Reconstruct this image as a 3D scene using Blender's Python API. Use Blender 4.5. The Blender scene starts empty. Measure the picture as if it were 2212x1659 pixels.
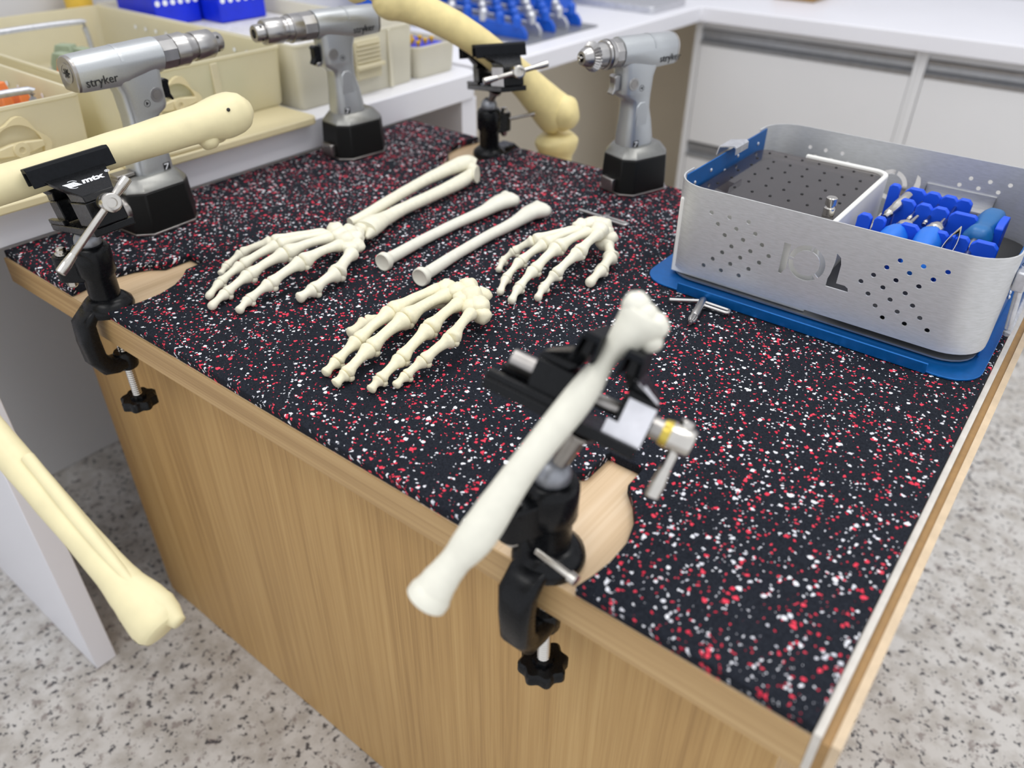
import bpy, math, random
from mathutils import Vector as V, Matrix, noise
random.seed(7)
PI = math.pi
C = bpy.context.scene.collection
# ------------------------------------------------------------------ camera, world, lights, exposure
sc = bpy.context.scene
cd = bpy.data.cameras.new('camera'); cam = bpy.data.objects.new('camera', cd); C.objects.link(cam)
CAM = V((0.8946, -0.2686, 0.36))
RX, RY, RZ = V((0.78845, 0.61504, 0.00815)), V((-0.35623, 0.44579, 0.82120)), V((0.50144, -0.65039, 0.57058))
cam.matrix_world = Matrix(((RX.x, RY.x, RZ.x, CAM.x), (RX.y, RY.y, RZ.y, CAM.y), (RX.z, RY.z, RZ.z, CAM.z), (0, 0, 0, 1)))
cd.sensor_width = 36; cd.lens = 27.34; cd.clip_start = 0.01; cd.clip_end = 50
cd.dof.use_dof = True; cd.dof.focus_distance = 0.66; cd.dof.aperture_fstop = 4.2
sc.camera = cam
w = bpy.data.worlds.new('world'); sc.world = w; w.use_nodes = True
w.node_tree.nodes['Background'].inputs[0].default_value = (0.93, 0.95, 1.0, 1)
w.node_tree.nodes['Background'].inputs[1].default_value = 1.08
def area(loc, sx, sy, power, col=(1, 0.98, 0.95), aim=None):
    l = bpy.data.lights.new('ceiling_lamp', 'AREA'); l.shape = 'RECTANGLE'; l.size = sx; l.size_y = sy; l.energy = power; l.color = col
    o = bpy.data.objects.new('ceiling_lamp', l); C.objects.link(o); o.location = loc
    if aim: o.rotation_euler = (V(aim) - V(loc)).to_track_quat('-Z', 'Y').to_euler()
area((0.25, 0.75, 1.75), 0.35, 1.3, 9.5)
area((1.25, 0.55, 1.75), 0.35, 1.3, 9.0)
area((0.3, -0.9, 1.75), 1.3, 0.35, 7.5)
sc.view_settings.view_transform = 'Standard'; sc.view_settings.look = 'None'
sc.view_settings.exposure = 0.0; sc.view_settings.gamma = 1; sc.view_settings.use_curve_mapping = False

# ------------------------------------------------------------------ mesh helpers
class MB:
    def __init__(s, M=None): s.v = []; s.f = []; s.M = M
    def add(s, vs, fs):
        o = len(s.v)
        s.v += [(s.M @ V(v)) if s.M else V(v) for v in vs]
        s.f += [tuple(i + o for i in f) for f in fs]
    def box(s, x0, x1, y0, y1, z0, z1):
        s.add([(x0, y0, z0), (x1, y0, z0), (x1, y1, z0), (x0, y1, z0), (x0, y0, z1), (x1, y0, z1), (x1, y1, z1), (x0, y1, z1)],
              [(3, 2, 1, 0), (4, 5, 6, 7), (0, 1, 5, 4), (1, 2, 6, 5), (2, 3, 7, 6), (3, 0, 4, 7)])
        return s
    def rings(s, rs, cap=True, close=False):
        n = len(rs[0]); vs = [p for r in rs for p in r]; fs = []
        m = len(rs)
        for i in range(m if close else m - 1):
            a, b = i * n, ((i + 1) % m) * n
            for j in range(n):
                k = (j + 1) % n
                fs.append((a + j, a + k, b + k, b + j))
        if cap and not close:
            fs.append(tuple(range(n - 1, -1, -1))); fs.append(tuple((m - 1) * n + j for j in range(n)))
        s.add(vs, fs); return s
    def lathe(s, p0, ax, prof, n=24, ref=None):
        p0 = V(p0); ax = V(ax).normalized()
        e = V(ref) if ref else (V((0, 0, 1)) if abs(ax.z) < 0.9 else V((1, 0, 0)))
        a = (e - ax * e.dot(ax)).normalized(); b = ax.cross(a)
        s.rings([[p0 + ax * t + (a * math.cos(2 * PI * j / n) + b * math.sin(2 * PI * j / n)) * max(r, 1e-5) for j in range(n)] for t, r in prof])
        return s
    def cyl(s, p0, p1, r0, r1=None, n=18):
        d = V(p1) - V(p0)
        return s.lathe(p0, d, [(0, r0), (d.length, r0 if r1 is None else r1)], n)
    def rod(s, p0, p1, r, n=14, e=0.3):
        d = V(p1) - V(p0); L = d.length; e *= r
        return s.lathe(p0, d, [(0, r - e), (e, r), (L - e, r), (L, r - e)], n)
    def prism(s, poly, z0, z1, M=None):
        n = len(poly); T = (lambda p: M @ V(p)) if M else (lambda p: V(p))
        s.add([T((x, y, z0)) for x, y in poly] + [T((x, y, z1)) for x, y in poly],
              [tuple(range(n - 1, -1, -1)), tuple(range(n, 2 * n))] + [(j, (j + 1) % n, n + (j + 1) % n, n + j) for j in range(n)])
        return s
    def tube(s, pts, rad, n=14, up=(0, 0, 1), sub=5, caps=True, wob=0.0, seed=0.0):
        P = [V(p) for p in pts]; Rr = [(r, r) if not isinstance(r, tuple) else r for r in rad]
        m = len(P); pos = []; rr = []
        def cr(a, b, c, d, t): return 0.5 * ((2 * b) + (c - a) * t + (2 * a - 5 * b + 4 * c - d) * t * t + (3 * b - a - 3 * c + d) * t ** 3)
        for i in range(m - 1):
            i0, i3 = max(i - 1, 0), min(i + 2, m - 1)
            for k in range(sub if i < m - 2 else sub + 1):
                t = k / sub
                pos.append(cr(P[i0], P[i], P[i + 1], P[i3], t))
                rr.append(tuple(max(1e-5, cr(Rr[i0][q], Rr[i][q], Rr[i + 1][q], Rr[i3][q], t)) for q in (0, 1)))
        rs = []; up = V(up)
        for i, p in enumerate(pos):
            d = (pos[min(i + 1, len(pos) - 1)] - pos[max(i - 1, 0)]).normalized()
            a = d.cross(up)
            a = a.normalized() if a.length > 1e-4 else V((1, 0, 0)); b = a.cross(d)
            ring = []
            for j in range(n):
                c_, s_ = math.cos(2 * PI * j / n), math.sin(2 * PI * j / n)
                q = a * c_ * rr[i][0] + b * s_ * rr[i][1]
                if wob: q *= 1 + wob * noise.noise((p + q) * (0.55 / max(rr[i])) + V((seed, seed, 0)))
                ring.append(p + q)
            rs.append(ring)
        s.rings(rs, caps); return s
    def ball(s, c, r, n=16, m=10, wob=0.0, rot=None, seed=0.0):
        r = (r, r, r) if not isinstance(r, (tuple, list)) else r; c = V(c)
        rs = []
        for i in range(m + 1):
            th = PI * min(max(i / m, 0.004), 0.996); ring = []
            for j in range(n):
                ph = 2 * PI * j / n
                q = V((math.sin(th) * math.cos(ph), math.sin(th) * math.sin(ph), -math.cos(th)))
                k = 1 + wob * noise.noise(q * 1.6 + V((seed, 0, seed)))
                q = V((q.x * r[0], q.y * r[1], q.z * r[2])) * k
                if rot: q = rot @ q
                ring.append(c + q)
            rs.append(ring)
        s.rings(rs); return s
    def build(s, name, mat, parent=None, bev=0, ang=38, local=False, label=None, smooth=True, seg=2):
        me = bpy.data.meshes.new(name)
        vs = s.v
        if parent and not local:
            inv = ROOT[parent.name].inverted(); vs = [inv @ v for v in vs]
        me.from_pydata([tuple(v) for v in vs], [], s.f)
        o = bpy.data.objects.new(name, me); C.objects.link(o)
        fin(o, mat, bev, ang, smooth, seg)
        if parent: o.parent = parent; ROOT[o.name] = ROOT[parent.name]
        if label: o['label'] = label
        return o
    def solo(s, name, mat, label, cat, group=None, kind=None, **k):
        xs = [v.x for v in s.v]; ys = [v.y for v in s.v]; zs = [v.z for v in s.v]
        b = V(((min(xs) + max(xs)) / 2, (min(ys) + max(ys)) / 2, min(zs)))
        s.v = [v - b for v in s.v]
        o = s.build(name, mat, None, **k); o.location = b; ROOT[o.name] = Matrix.Translation(b)
        return tag(o, label, cat, group, kind)
ROOT = {}
def fin(o, mat, bev=0, ang=38, smooth=True, seg=2):
    me = o.data; me.materials.clear(); me.materials.append(mat)
    if smooth:
        me.polygons.foreach_set('use_smooth', [True] * len(me.polygons)); me.set_sharp_from_angle(angle=math.radians(ang))
    if bev:
        b = o.modifiers.new('bevel', 'BEVEL'); b.width = bev; b.segments = seg; b.limit_method = 'ANGLE'; b.angle_limit = math.radians(40); b.harden_normals = False
def tag(o, label=None, cat=None, group=None, kind=None):
    if label: o['label'] = label
    if cat: o['category'] = cat
    if group: o['group'] = group
    if kind: o['kind'] = kind
    return o
def thing(name, label, cat, loc=(0, 0, 0), rz=0.0, group=None):
    o = bpy.data.objects.new(name, None); C.objects.link(o); o.empty_display_size = 0.02
    o.location = loc; o.rotation_euler = (0, 0, rz)
    ROOT[o.name] = Matrix.Translation(V(loc)) @ Matrix.Rotation(rz, 4, 'Z')
    return tag(o, label, cat, group)
def frame(o, x, y, z):
    x, y, z, o = V(x), V(y), V(z), V(o)
    return Matrix(((x.x, y.x, z.x, o.x), (x.y, y.y, z.y, o.y), (x.z, y.z, z.z, o.z), (0, 0, 0, 1)))
def rrect(x0, x1, y0, y1, r, n=6):
    out = []
    for cx, cy, a in ((x1 - r, y0 + r, -90), (x1 - r, y1 - r, 0), (x0 + r, y1 - r, 90), (x0 + r, y0 + r, 180)):
        for k in range(n + 1):
            t = math.radians(a + 90 * k / n); out.append((cx + r * math.cos(t), cy + r * math.sin(t)))
    return out
def text_part(txt, size, M, mat, parent, name='lettering', local=False, ext=0.0002, align='LEFT', shear=0.0, bold=0.0):
    cu = bpy.data.curves.new('txt', 'FONT'); cu.body = txt; cu.size = size; cu.extrude = ext; cu.align_x = align; cu.shear = shear; cu.offset = bold
    cu.resolution_u = 3
    t = bpy.data.objects.new('txt', cu); C.objects.link(t)
    dg = bpy.context.evaluated_depsgraph_get()
    me = bpy.data.meshes.new_from_object(t.evaluated_get(dg)); bpy.data.objects.remove(t)
    mb = MB(); mb.v = [M @ v.co for v in me.vertices]; mb.f = [tuple(p.vertices) for p in me.polygons]
    bpy.data.meshes.remove(me)
    return mb.build(name, mat, parent, local=local, smooth=False)
def cut(o, cb):
    me = bpy.data.meshes.new('cut'); me.from_pydata([tuple(v) for v in cb.v], [], cb.f)
    c = bpy.data.objects.new('cut', me); C.objects.link(c)
    c.matrix_world = o.matrix_world if not o.parent else ROOT[o.parent.name]
    m = o.modifiers.new('b', 'BOOLEAN'); m.operation = 'DIFFERENCE'; m.solver = 'EXACT'; m.object = c
    bpy.context.view_layer.update()
    dg = bpy.context.evaluated_depsgraph_get()
    nm = bpy.data.meshes.new_from_object(o.evaluated_get(dg))
    o.modifiers.remove(m); old = o.data; o.data = nm; bpy.data.meshes.remove(old); bpy.data.objects.remove(c)

# ------------------------------------------------------------------ materials
class NT:
    def __init__(s, name):
        s.m = bpy.data.materials.new(name); s.m.use_nodes = True; s.t = s.m.node_tree
        s.p = s.t.nodes['Principled BSDF']; s.out = s.t.nodes['Material Output']
    def n(s, typ, **k):
        x = s.t.nodes.new(typ)
        for a, b in k.items():
            if a.startswith('i_'): x.inputs[a[2:].replace('_', ' ')].default_value = b
            else: setattr(x, a, b)
        return x
    def l(s, a, b): s.t.links.new(a, b)
    def co(s, scale=(1, 1, 1), rot=(0, 0, 0)):
        t = s.n('ShaderNodeTexCoord'); mp = s.n('ShaderNodeMapping'); mp.inputs['Scale'].default_value = scale; mp.inputs['Rotation'].default_value = rot
        s.l(t.outputs['Object'], mp.inputs['Vector']); return mp.outputs[0]
    def math(s, op, a, b=None, c=None):
        x = s.n('ShaderNodeMath', operation=op)
        for i, q in enumerate((a, b, c)):
            if q is None: continue
            if isinstance(q, (int, float)): x.inputs[i].default_value = q
            else: s.l(q, x.inputs[i])
        return x.outputs[0]
    def mix(s, f, a, b):
        x = s.n('ShaderNodeMix', data_type='RGBA')
        for i, q in ((0, f), (6, a), (7, b)):
            if isinstance(q, (int, float)): x.inputs[i].default_value = q
            elif isinstance(q, tuple): x.inputs[i].default_value = (*q, 1) if len(q) == 3 else q
            else: s.l(q, x.inputs[i])
        return x.outputs[2]
    def ramp(s, f, *st):
        x = s.n('ShaderNodeValToRGB'); e = x.color_ramp.elements
        while len(e) < len(st): e.new(0.5)
        for i, (p, c) in enumerate(st): e[i].position = p; e[i].color = (*c, 1)
        s.l(f, x.inputs[0]); return x.outputs[0]
    def noise(s, vec, scale, det=3, rough=0.55):
        x = s.n('ShaderNodeTexNoise'); x.inputs['Scale'].default_value = scale; x.inputs['Detail'].default_value = det; x.inputs['Roughness'].default_value = rough
        s.l(vec, x.inputs['Vector']); return x.outputs[0]
    def vor(s, vec, scale, feat='F1', rnd=1.0):
        x = s.n('ShaderNodeTexVoronoi', feature=feat); x.inputs['Scale'].default_value = scale; x.inputs['Randomness'].default_value = rnd
        s.l(vec, x.inputs['Vector']); return x
    def bump(s, h, strength, dist):
        b = s.n('ShaderNodeBump'); b.inputs['Strength'].default_value = strength; b.inputs['Distance'].default_value = dist
        s.l(h, b.inputs['Height']); s.l(b.outputs[0], s.p.inputs['Normal'])
    def set(s, **k):
        for a, b in k.items():
            i = s.p.inputs[a.replace('_', ' ')]
            if hasattr(b, 'is_output'): s.l(b, i)
            else: i.default_value = (*b, 1) if isinstance(b, tuple) and len(b) == 3 else b
        return s.m
def plain(name, col, rough=0.5, metal=0.0, var=0.06, sc_=60, bump=0.0, bd=0.0004, stretch=(1, 1, 1), **k):
    t = NT(name); v = t.co(stretch); nz = t.noise(v, sc_)
    c2 = tuple(min(1, c * (1 + var)) for c in col); c1 = tuple(c * (1 - var) for c in col)
    t.set(Base_Color=t.ramp(nz, (0.3, c1), (0.7, c2)), Metallic=metal, Roughness=t.math('MULTIPLY_ADD', nz, 0.12, rough - 0.06), **k)
    if bump: t.bump(nz, bump, bd)
    return t.m
M = {}
M['bone'] = plain('white_bone_plastic', (0.80, 0.77, 0.62), 0.48, var=0.05, sc_=130, bump=0.25, bd=0.0006)
M['bone2'] = plain('cream_bone_plastic', (0.80, 0.75, 0.54), 0.5, var=0.06, sc_=220, bump=0.5, bd=0.0008)
M['bone_w'] = plain('pale_bone_plastic', (0.76, 0.745, 0.64), 0.45, var=0.04, sc_=120, bump=0.2, bd=0.0005)
M['bone_y'] = plain('yellow_bone_foam', (0.79, 0.66, 0.31), 0.5, var=0.07, sc_=60, bump=0.3, bd=0.0006, stretch=(1, 1, 1))
M['black'] = plain('black_painted_metal', (0.0045, 0.005, 0.006), 0.27, var=0.2, sc_=300, bump=0.05, bd=0.0002, Specular_IOR_Level=0.22)
M['rubber'] = plain('black_soft_plastic', (0.006, 0.007, 0.009), 0.5, var=0.2, sc_=300, Specular_IOR_Level=0.12)
M['chrome'] = plain('chrome', (0.60, 0.575, 0.53), 0.2, 1.0, var=0.06, sc_=90)
M['ballal'] = plain('dull_cast_ball', (0.30, 0.31, 0.335), 0.42, 0.8, var=0.15, sc_=150)
M['castal'] = plain('cast_aluminium', (0.62, 0.63, 0.66), 0.42, 0.85, var=0.12, sc_=180, bump=0.2)
M['rawal'] = plain('raw_machined_aluminium', (0.78, 0.78, 0.82), 0.5, 0.35, var=0.06, sc_=120)
M['brass'] = plain('brass', (0.62, 0.48, 0.10), 0.3, 1.0)
M['silver'] = plain('silver_drill_paint', (0.50, 0.52, 0.53), 0.36, 0.75, var=0.04, sc_=900)
M['steel'] = plain('turned_steel', (0.44, 0.43, 0.42), 0.30, 1.0, var=0.08, sc_=80, stretch=(1, 1, 1))
M['dsteel'] = plain('dull_steel', (0.40, 0.38, 0.36), 0.33, 1.0, var=0.08, sc_=80)
M['batt'] = plain('black_battery_shell', (0.008, 0.0085, 0.008), 0.4, 0.0, var=0.1, sc_=500, Specular_IOR_Level=0.25)
M['batt_top'] = plain('bronze_grey_battery_top', (0.27, 0.27, 0.255), 0.38, 0.8, var=0.05, sc_=300)
M['ink'] = plain('black_ink', (0.008, 0.008, 0.009), 0.5)
M['white_ink'] = plain('white_ink', (0.85, 0.87, 0.9), 0.5)
M['blue_an'] = plain('blue_anodised_aluminium', (0.003, 0.125, 0.42), 0.36, 0.5, var=0.08, sc_=200)
M['sil'] = plain('blue_silicone', (0.004, 0.085, 0.72), 0.5, var=0.05)
M['teal'] = plain('teal_blue_handle', (0.008, 0.13, 0.36), 0.4, var=0.05)
M['blueh'] = plain('bright_blue_handle', (0.01, 0.16, 0.66), 0.4, var=0.05)
M['rackb'] = plain('royal_blue_plastic', (0.002, 0.022, 0.62), 0.4, var=0.08)
M['rackb2'] = plain('azure_blue_plastic', (0.003, 0.09, 0.55), 0.4, var=0.1)
M['whitep'] = plain('white_plastic', (0.82, 0.81, 0.76), 0.4, var=0.02)
M['lam'] = plain('white_laminate', (0.80, 0.80, 0.84), 0.42, var=0.015, sc_=4)
M['lamw'] = plain('drawer_laminate', (0.74, 0.74, 0.745), 0.45, var=0.015, sc_=4)
M['profile'] = plain('aluminium_profile', (0.42, 0.43, 0.45), 0.35, 0.8)
M['wall'] = plain('painted_wall', (0.60, 0.60, 0.62), 0.7, var=0.02, sc_=3)
M['beige'] = plain('beige_panel', (0.80, 0.73, 0.60), 0.6, var=0.04, sc_=3)
M['orange'] = plain('orange_plastic', (0.80, 0.22, 0.06), 0.5)
M['green'] = plain('sage_green_plastic', (0.30, 0.36, 0.24), 0.5, var=0.15)
M['teal2'] = plain('green_plastic', (0.02, 0.33, 0.22), 0.5, var=0.15)
M['yellow'] = plain('yellow_plastic', (0.72, 0.47, 0.06), 0.45)
M['gold'] = plain('gold_anodised', (0.85, 0.5, 0.03), 0.35, 0.6)
M['foam'] = plain('white_granular_film', (0.66, 0.65, 0.64), 0.5, var=0.18, sc_=160, bump=0.4, bd=0.002)
M['grey'] = plain('grey_tray_metal', (0.28, 0.29, 0.31), 0.4, 0.6)
M['dark'] = plain('dark_recess', (0.02, 0.02, 0.02), 0.6)
M['white_edge'] = plain('white_board_edge', (0.62, 0.585, 0.53), 0.6, var=0.08, sc_=90)
M['brown_edge'] = plain('brown_fibre_edge', (0.34, 0.20, 0.075), 0.6, var=0.1, sc_=120)
M['cream_edge'] = plain('pale_ply_edge', (0.62, 0.48, 0.32), 0.6, var=0.08, sc_=90)

def cream(name, col, tr):
    t = NT(name); v = t.co(); nz = t.noise(v, 30)
    t.set(Base_Color=t.ramp(nz, (0.3, tuple(c * 0.96 for c in col)), (0.7, col)), Roughness=0.38)
    tl = t.n('ShaderNodeBsdfTranslucent'); tl.inputs[0].default_value = (*col, 1)
    mx = t.n('ShaderNodeMixShader'); mx.inputs[0].default_value = tr
    t.l(t.p.outputs[0], mx.inputs[1]); t.l(tl.outputs[0], mx.inputs[2]); t.l(mx.outputs[0], t.out.inputs[0]); return t.m
M['bin'] = cream('milky_cream_plastic', (0.86, 0.81, 0.62), 0.45)
M['binw'] = cream('pale_milky_plastic', (0.86, 0.83, 0.70), 0.4)
M['bin_lid'] = cream('cream_lid_plastic', (0.86, 0.77, 0.50), 0.25)

t = NT('smoky_clear_lid'); v = t.co(); nz = t.noise(v, 20)
t.set(Base_Color=(0.10, 0.08, 0.08), Roughness=0.3)
tb = t.n('ShaderNodeBsdfTransparent'); tb.inputs[0].default_value = (0.55, 0.49, 0.48, 1)
gl = t.n('ShaderNodeBsdfGlossy'); gl.inputs['Roughness'].default_value = 0.05; fz = t.n('ShaderNodeFresnel'); fz.inputs[0].default_value = 1.55
mx = t.n('ShaderNodeMixShader'); t.l(t.math('MULTIPLY_ADD', nz, 0.1, 0.25), mx.inputs[0]); t.l(tb.outputs[0], mx.inputs[1]); t.l(t.p.outputs[0], mx.inputs[2])
m2 = t.n('ShaderNodeMixShader'); t.l(fz.outputs[0], m2.inputs[0]); t.l(mx.outputs[0], m2.inputs[1]); t.l(gl.outputs[0], m2.inputs[2]); t.l(m2.outputs[0], t.out.inputs[0])
M['smoke'] = t.m

def brushed():
    t = NT('brushed_aluminium'); v = t.co((120, 120, 900)); nz = t.noise(v, 1.0, 2); n2 = t.noise(t.co(), 9, 2)
    t.set(Base_Color=t.ramp(nz, (0.3, (0.58, 0.585, 0.58)), (0.7, (0.68, 0.685, 0.69))), Metallic=0.5, Roughness=t.math('MULTIPLY_ADD', n2, 0.1, 0.36))
    t.bump(nz, 0.12, 0.0002); return t.m
M['alu'] = brushed()

def wood(name, cols, axis, sc_=1.0, rough=0.5):
    t = NT(name); st = {'x': (3, 110, 110), 'z': (110, 110, 2.2), 'y': (110, 3, 110)}[axis]
    v = t.co(tuple(a * sc_ for a in st)); warp = t.noise(t.co(tuple(a * 0.12 for a in st)), 1.0, 2)
    nz = t.noise(v, 1.0, 4, 0.65); st2 = {'x': (2, 420, 420), 'z': (420, 420, 6), 'y': (420, 2, 420)}[axis]
    fine = t.noise(t.co(st2), 1.0, 2)
    f = t.math('MULTIPLY_ADD', fine, 0.35, t.math('MULTIPLY_ADD', warp, 0.3, t.math('MULTIPLY', nz, 0.4)))
    t.set(Base_Color=t.ramp(f, (0.36, cols[0]), (0.52, cols[1]), (0.7, cols[2])), Roughness=rough)
    t.bump(fine, 0.12, 0.0004); return t.m
M['wood_panel'] = wood('oak_laminate_panel', ((0.34, 0.195, 0.068), (0.47, 0.285, 0.105), (0.57, 0.37, 0.150)), 'z')
M['wood_edge'] = wood('oak_edge_band', ((0.36, 0.22, 0.09), (0.49, 0.32, 0.145), (0.60, 0.42, 0.21)), 'x')
M['wood_top'] = wood('pale_oak_top', ((0.55, 0.38, 0.21), (0.70, 0.51, 0.31), (0.80, 0.62, 0.42)), 'y', 0.8)

def speckle():
    t = NT('speckled_rubber'); v = t.co()
    wn = t.n('ShaderNodeTexNoise'); wn.inputs['Scale'].default_value = 400; wn.inputs['Detail'].default_value = 1.5; t.l(v, wn.inputs['Vector'])
    sub = t.n('ShaderNodeVectorMath', operation='MULTIPLY_ADD'); t.l(wn.outputs['Color'], sub.inputs[0]); sub.inputs[1].default_value = (0.0034, 0.0034, 0); t.l(v, sub.inputs[2])
    sx = t.n('ShaderNodeSeparateXYZ'); t.l(sub.outputs[0], sx.inputs[0]); cx = t.n('ShaderNodeCombineXYZ')
    t.l(t.math('ADD', sx.outputs[0], t.math('MULTIPLY', sx.outputs[2], 0.7)), cx.inputs[0]); t.l(t.math('SUBTRACT', sx.outputs[1], sx.outputs[2]), cx.inputs[1]); flat = cx.outputs[0]
    base = t.ramp(t.noise(v, 900, 2), (0.35, (0.0075, 0.009, 0.0135)), (0.65, (0.019, 0.0225, 0.031)))
    col = base; hsum = None
    for k, (sc_, keep, rmin, rmax) in enumerate(((212, 0.56, 0.14, 0.34), (172, 0.70, 0.15, 0.35), (390, 0.61, 0.14, 0.36), (315, 0.66, 0.12, 0.33))):
        mp = t.n('ShaderNodeMapping'); mp.inputs['Location'].default_value = (k * 3.7, k * 1.3, 0); mp.inputs['Rotation'].default_value = (0, 0, 0.5 * k)
        mp.inputs['Scale'].default_value = (1, 1, 0)
        t.l(flat, mp.inputs['Vector'])
        vo = t.vor(mp.outputs[0], sc_)
        sp = t.n('ShaderNodeSeparateColor'); t.l(vo.outputs['Color'], sp.inputs[0])
        rad = t.math('MULTIPLY_ADD', sp.outputs[1], rmax - rmin, rmin)
        inside = t.math('LESS_THAN', vo.outputs['Distance'], rad)
        mask = t.math('MULTIPLY', inside, t.math('GREATER_THAN', sp.outputs[0], keep))
        red = t.mix(sp.outputs[1], (0.62, 0.018, 0.05), (0.80, 0.06, 0.10)); wht = t.mix(sp.outputs[1], (0.50, 0.50, 0.56), (0.85, 0.86, 0.90))
        cc = t.mix(t.math('GREATER_THAN', sp.outputs[2], 0.55 if k % 2 else 0.42), red, wht)
        col = t.mix(mask, col, cc)
    t.set(Base_Color=col, Roughness=0.8, Specular_IOR_Level=0.10)
    t.bump(t.noise(v, 700, 3), 0.5, 0.0008); return t.m
M['mat'] = speckle()

def granite():
    t = NT('speckled_granite'); v = t.co()
    a = t.noise(v, 30, 4, 0.6); b = t.noise(v, 115, 3, 0.6); c = t.noise(v, 55, 3, 0.7)
    col = t.ramp(a, (0.35, (0.44, 0.41, 0.37)), (0.6, (0.62, 0.60, 0.57)))
    col = t.mix(t.ramp(c, (0.58, (0, 0, 0)), (0.65, (0.75, 0.75, 0.75))), col, (0.24, 0.20, 0.185))
    col = t.mix(t.ramp(b, (0.585, (0, 0, 0)), (0.64, (0.92, 0.92, 0.92))), col, (0.05, 0.048, 0.055))
    t.set(Base_Color=col, Roughness=0.28); return t.m
M['floor'] = granite()
HAND_ARM=dict(
 carpals=[(0.2779,0.2244,0.0220),(0.2898,0.2312,0.0220),(0.3072,0.2235,0.0220),(0.3051,0.2138,0.0220),(0.3175,0.2165,0.0190),(0.3170,0.2083,0.0190),(0.2910,0.2185,0.0220),(0.2914,0.2386,0.0180)],
 fingers=[
  [(0.3071,0.2051,0.0210),(0.3115,0.1554,0.0250),(0.3140,0.1448,0.0235),(0.3113,0.1144,0.0150),(0.3064,0.1120,0.0135),(0.3083,0.0903,0.0080),(0.3079,0.0849,0.0075),(0.3127,0.0733,0.0045)],
  [(0.2866,0.2096,0.0210),(0.2875,0.1554,0.0250),(0.2836,0.1489,0.0235),(0.2821,0.1133,0.0150),(0.2744,0.1109,0.0135),(0.2807,0.0851,0.0080),(0.2804,0.0796,0.0075),(0.2862,0.0621,0.0045)],
  [(0.2783,0.2124,0.0210),(0.2646,0.1621,0.0250),(0.2627,0.1570,0.0235),(0.2561,0.1227,0.0150),(0.2541,0.1179,0.0135),(0.2567,0.0945,0.0080),(0.2592,0.0888,0.0075),(0.2675,0.0721,0.0045)],
  [(0.2714,0.2137,0.0210),(0.2535,0.1635,0.0250),(0.2506,0.1602,0.0235),(0.2323,0.1381,0.0150),(0.2314,0.1364,0.0135),(0.2316,0.1189,0.0080),(0.2326,0.1161,0.0075),(0.2358,0.1073,0.0045)],
 ],
 thumb=[(0.3309,0.1998,0.0170),(0.3394,0.1738,0.0130),(0.3384,0.1650,0.0125),(0.3396,0.1412,0.0080),(0.3404,0.1358,0.0078),(0.3391,0.1219,0.0060)])
HAND_FRONT=dict(
 carpals=[(0.4557,0.1999,0.0220),(0.4693,0.1997,0.0240),(0.4692,0.2150,0.0220),(0.4852,0.2022,0.0240),(0.4802,0.1928,0.0220),(0.4869,0.2131,0.0200),(0.4972,0.1972,0.0200),(0.5039,0.1926,0.0150),(0.4929,0.1918,0.0200)],
 fingers=[
  [(0.4513,0.1966,0.0210),(0.4477,0.1401,0.0250),(0.4528,0.1287,0.0235),(0.4503,0.0967,0.0150),(0.4501,0.0910,0.0135),(0.4518,0.0701,0.0080),(0.4528,0.0655,0.0075),(0.4536,0.0544,0.0045)],
  [(0.4638,0.1942,0.0210),(0.4656,0.1394,0.0250),(0.4704,0.1282,0.0235),(0.4669,0.0963,0.0150),(0.4670,0.0894,0.0135),(0.4717,0.0622,0.0080),(0.4726,0.0577,0.0075),(0.4718,0.0491,0.0045)],
  [(0.4824,0.1869,0.0210),(0.4945,0.1389,0.0250),(0.4973,0.1286,0.0235),(0.4974,0.1009,0.0150),(0.4987,0.0936,0.0135),(0.4993,0.0736,0.0080),(0.4987,0.0695,0.0075),(0.4997,0.0609,0.0045)],
  [(0.5019,0.1813,0.0210),(0.5222,0.1384,0.0250),(0.5193,0.1292,0.0235),(0.5144,0.1097,0.0150),(0.5139,0.1042,0.0135),(0.5113,0.0908,0.0080),(0.5112,0.0871,0.0075),(0.5110,0.0774,0.0045)],
 ],
 thumb=[(0.4586,0.1878,0.0080),(0.4525,0.1554,0.0080),(0.4365,0.1516,0.0100),(0.4260,0.1284,0.0080),(0.4240,0.1241,0.0075),(0.4239,0.1090,0.0050)])
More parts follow.
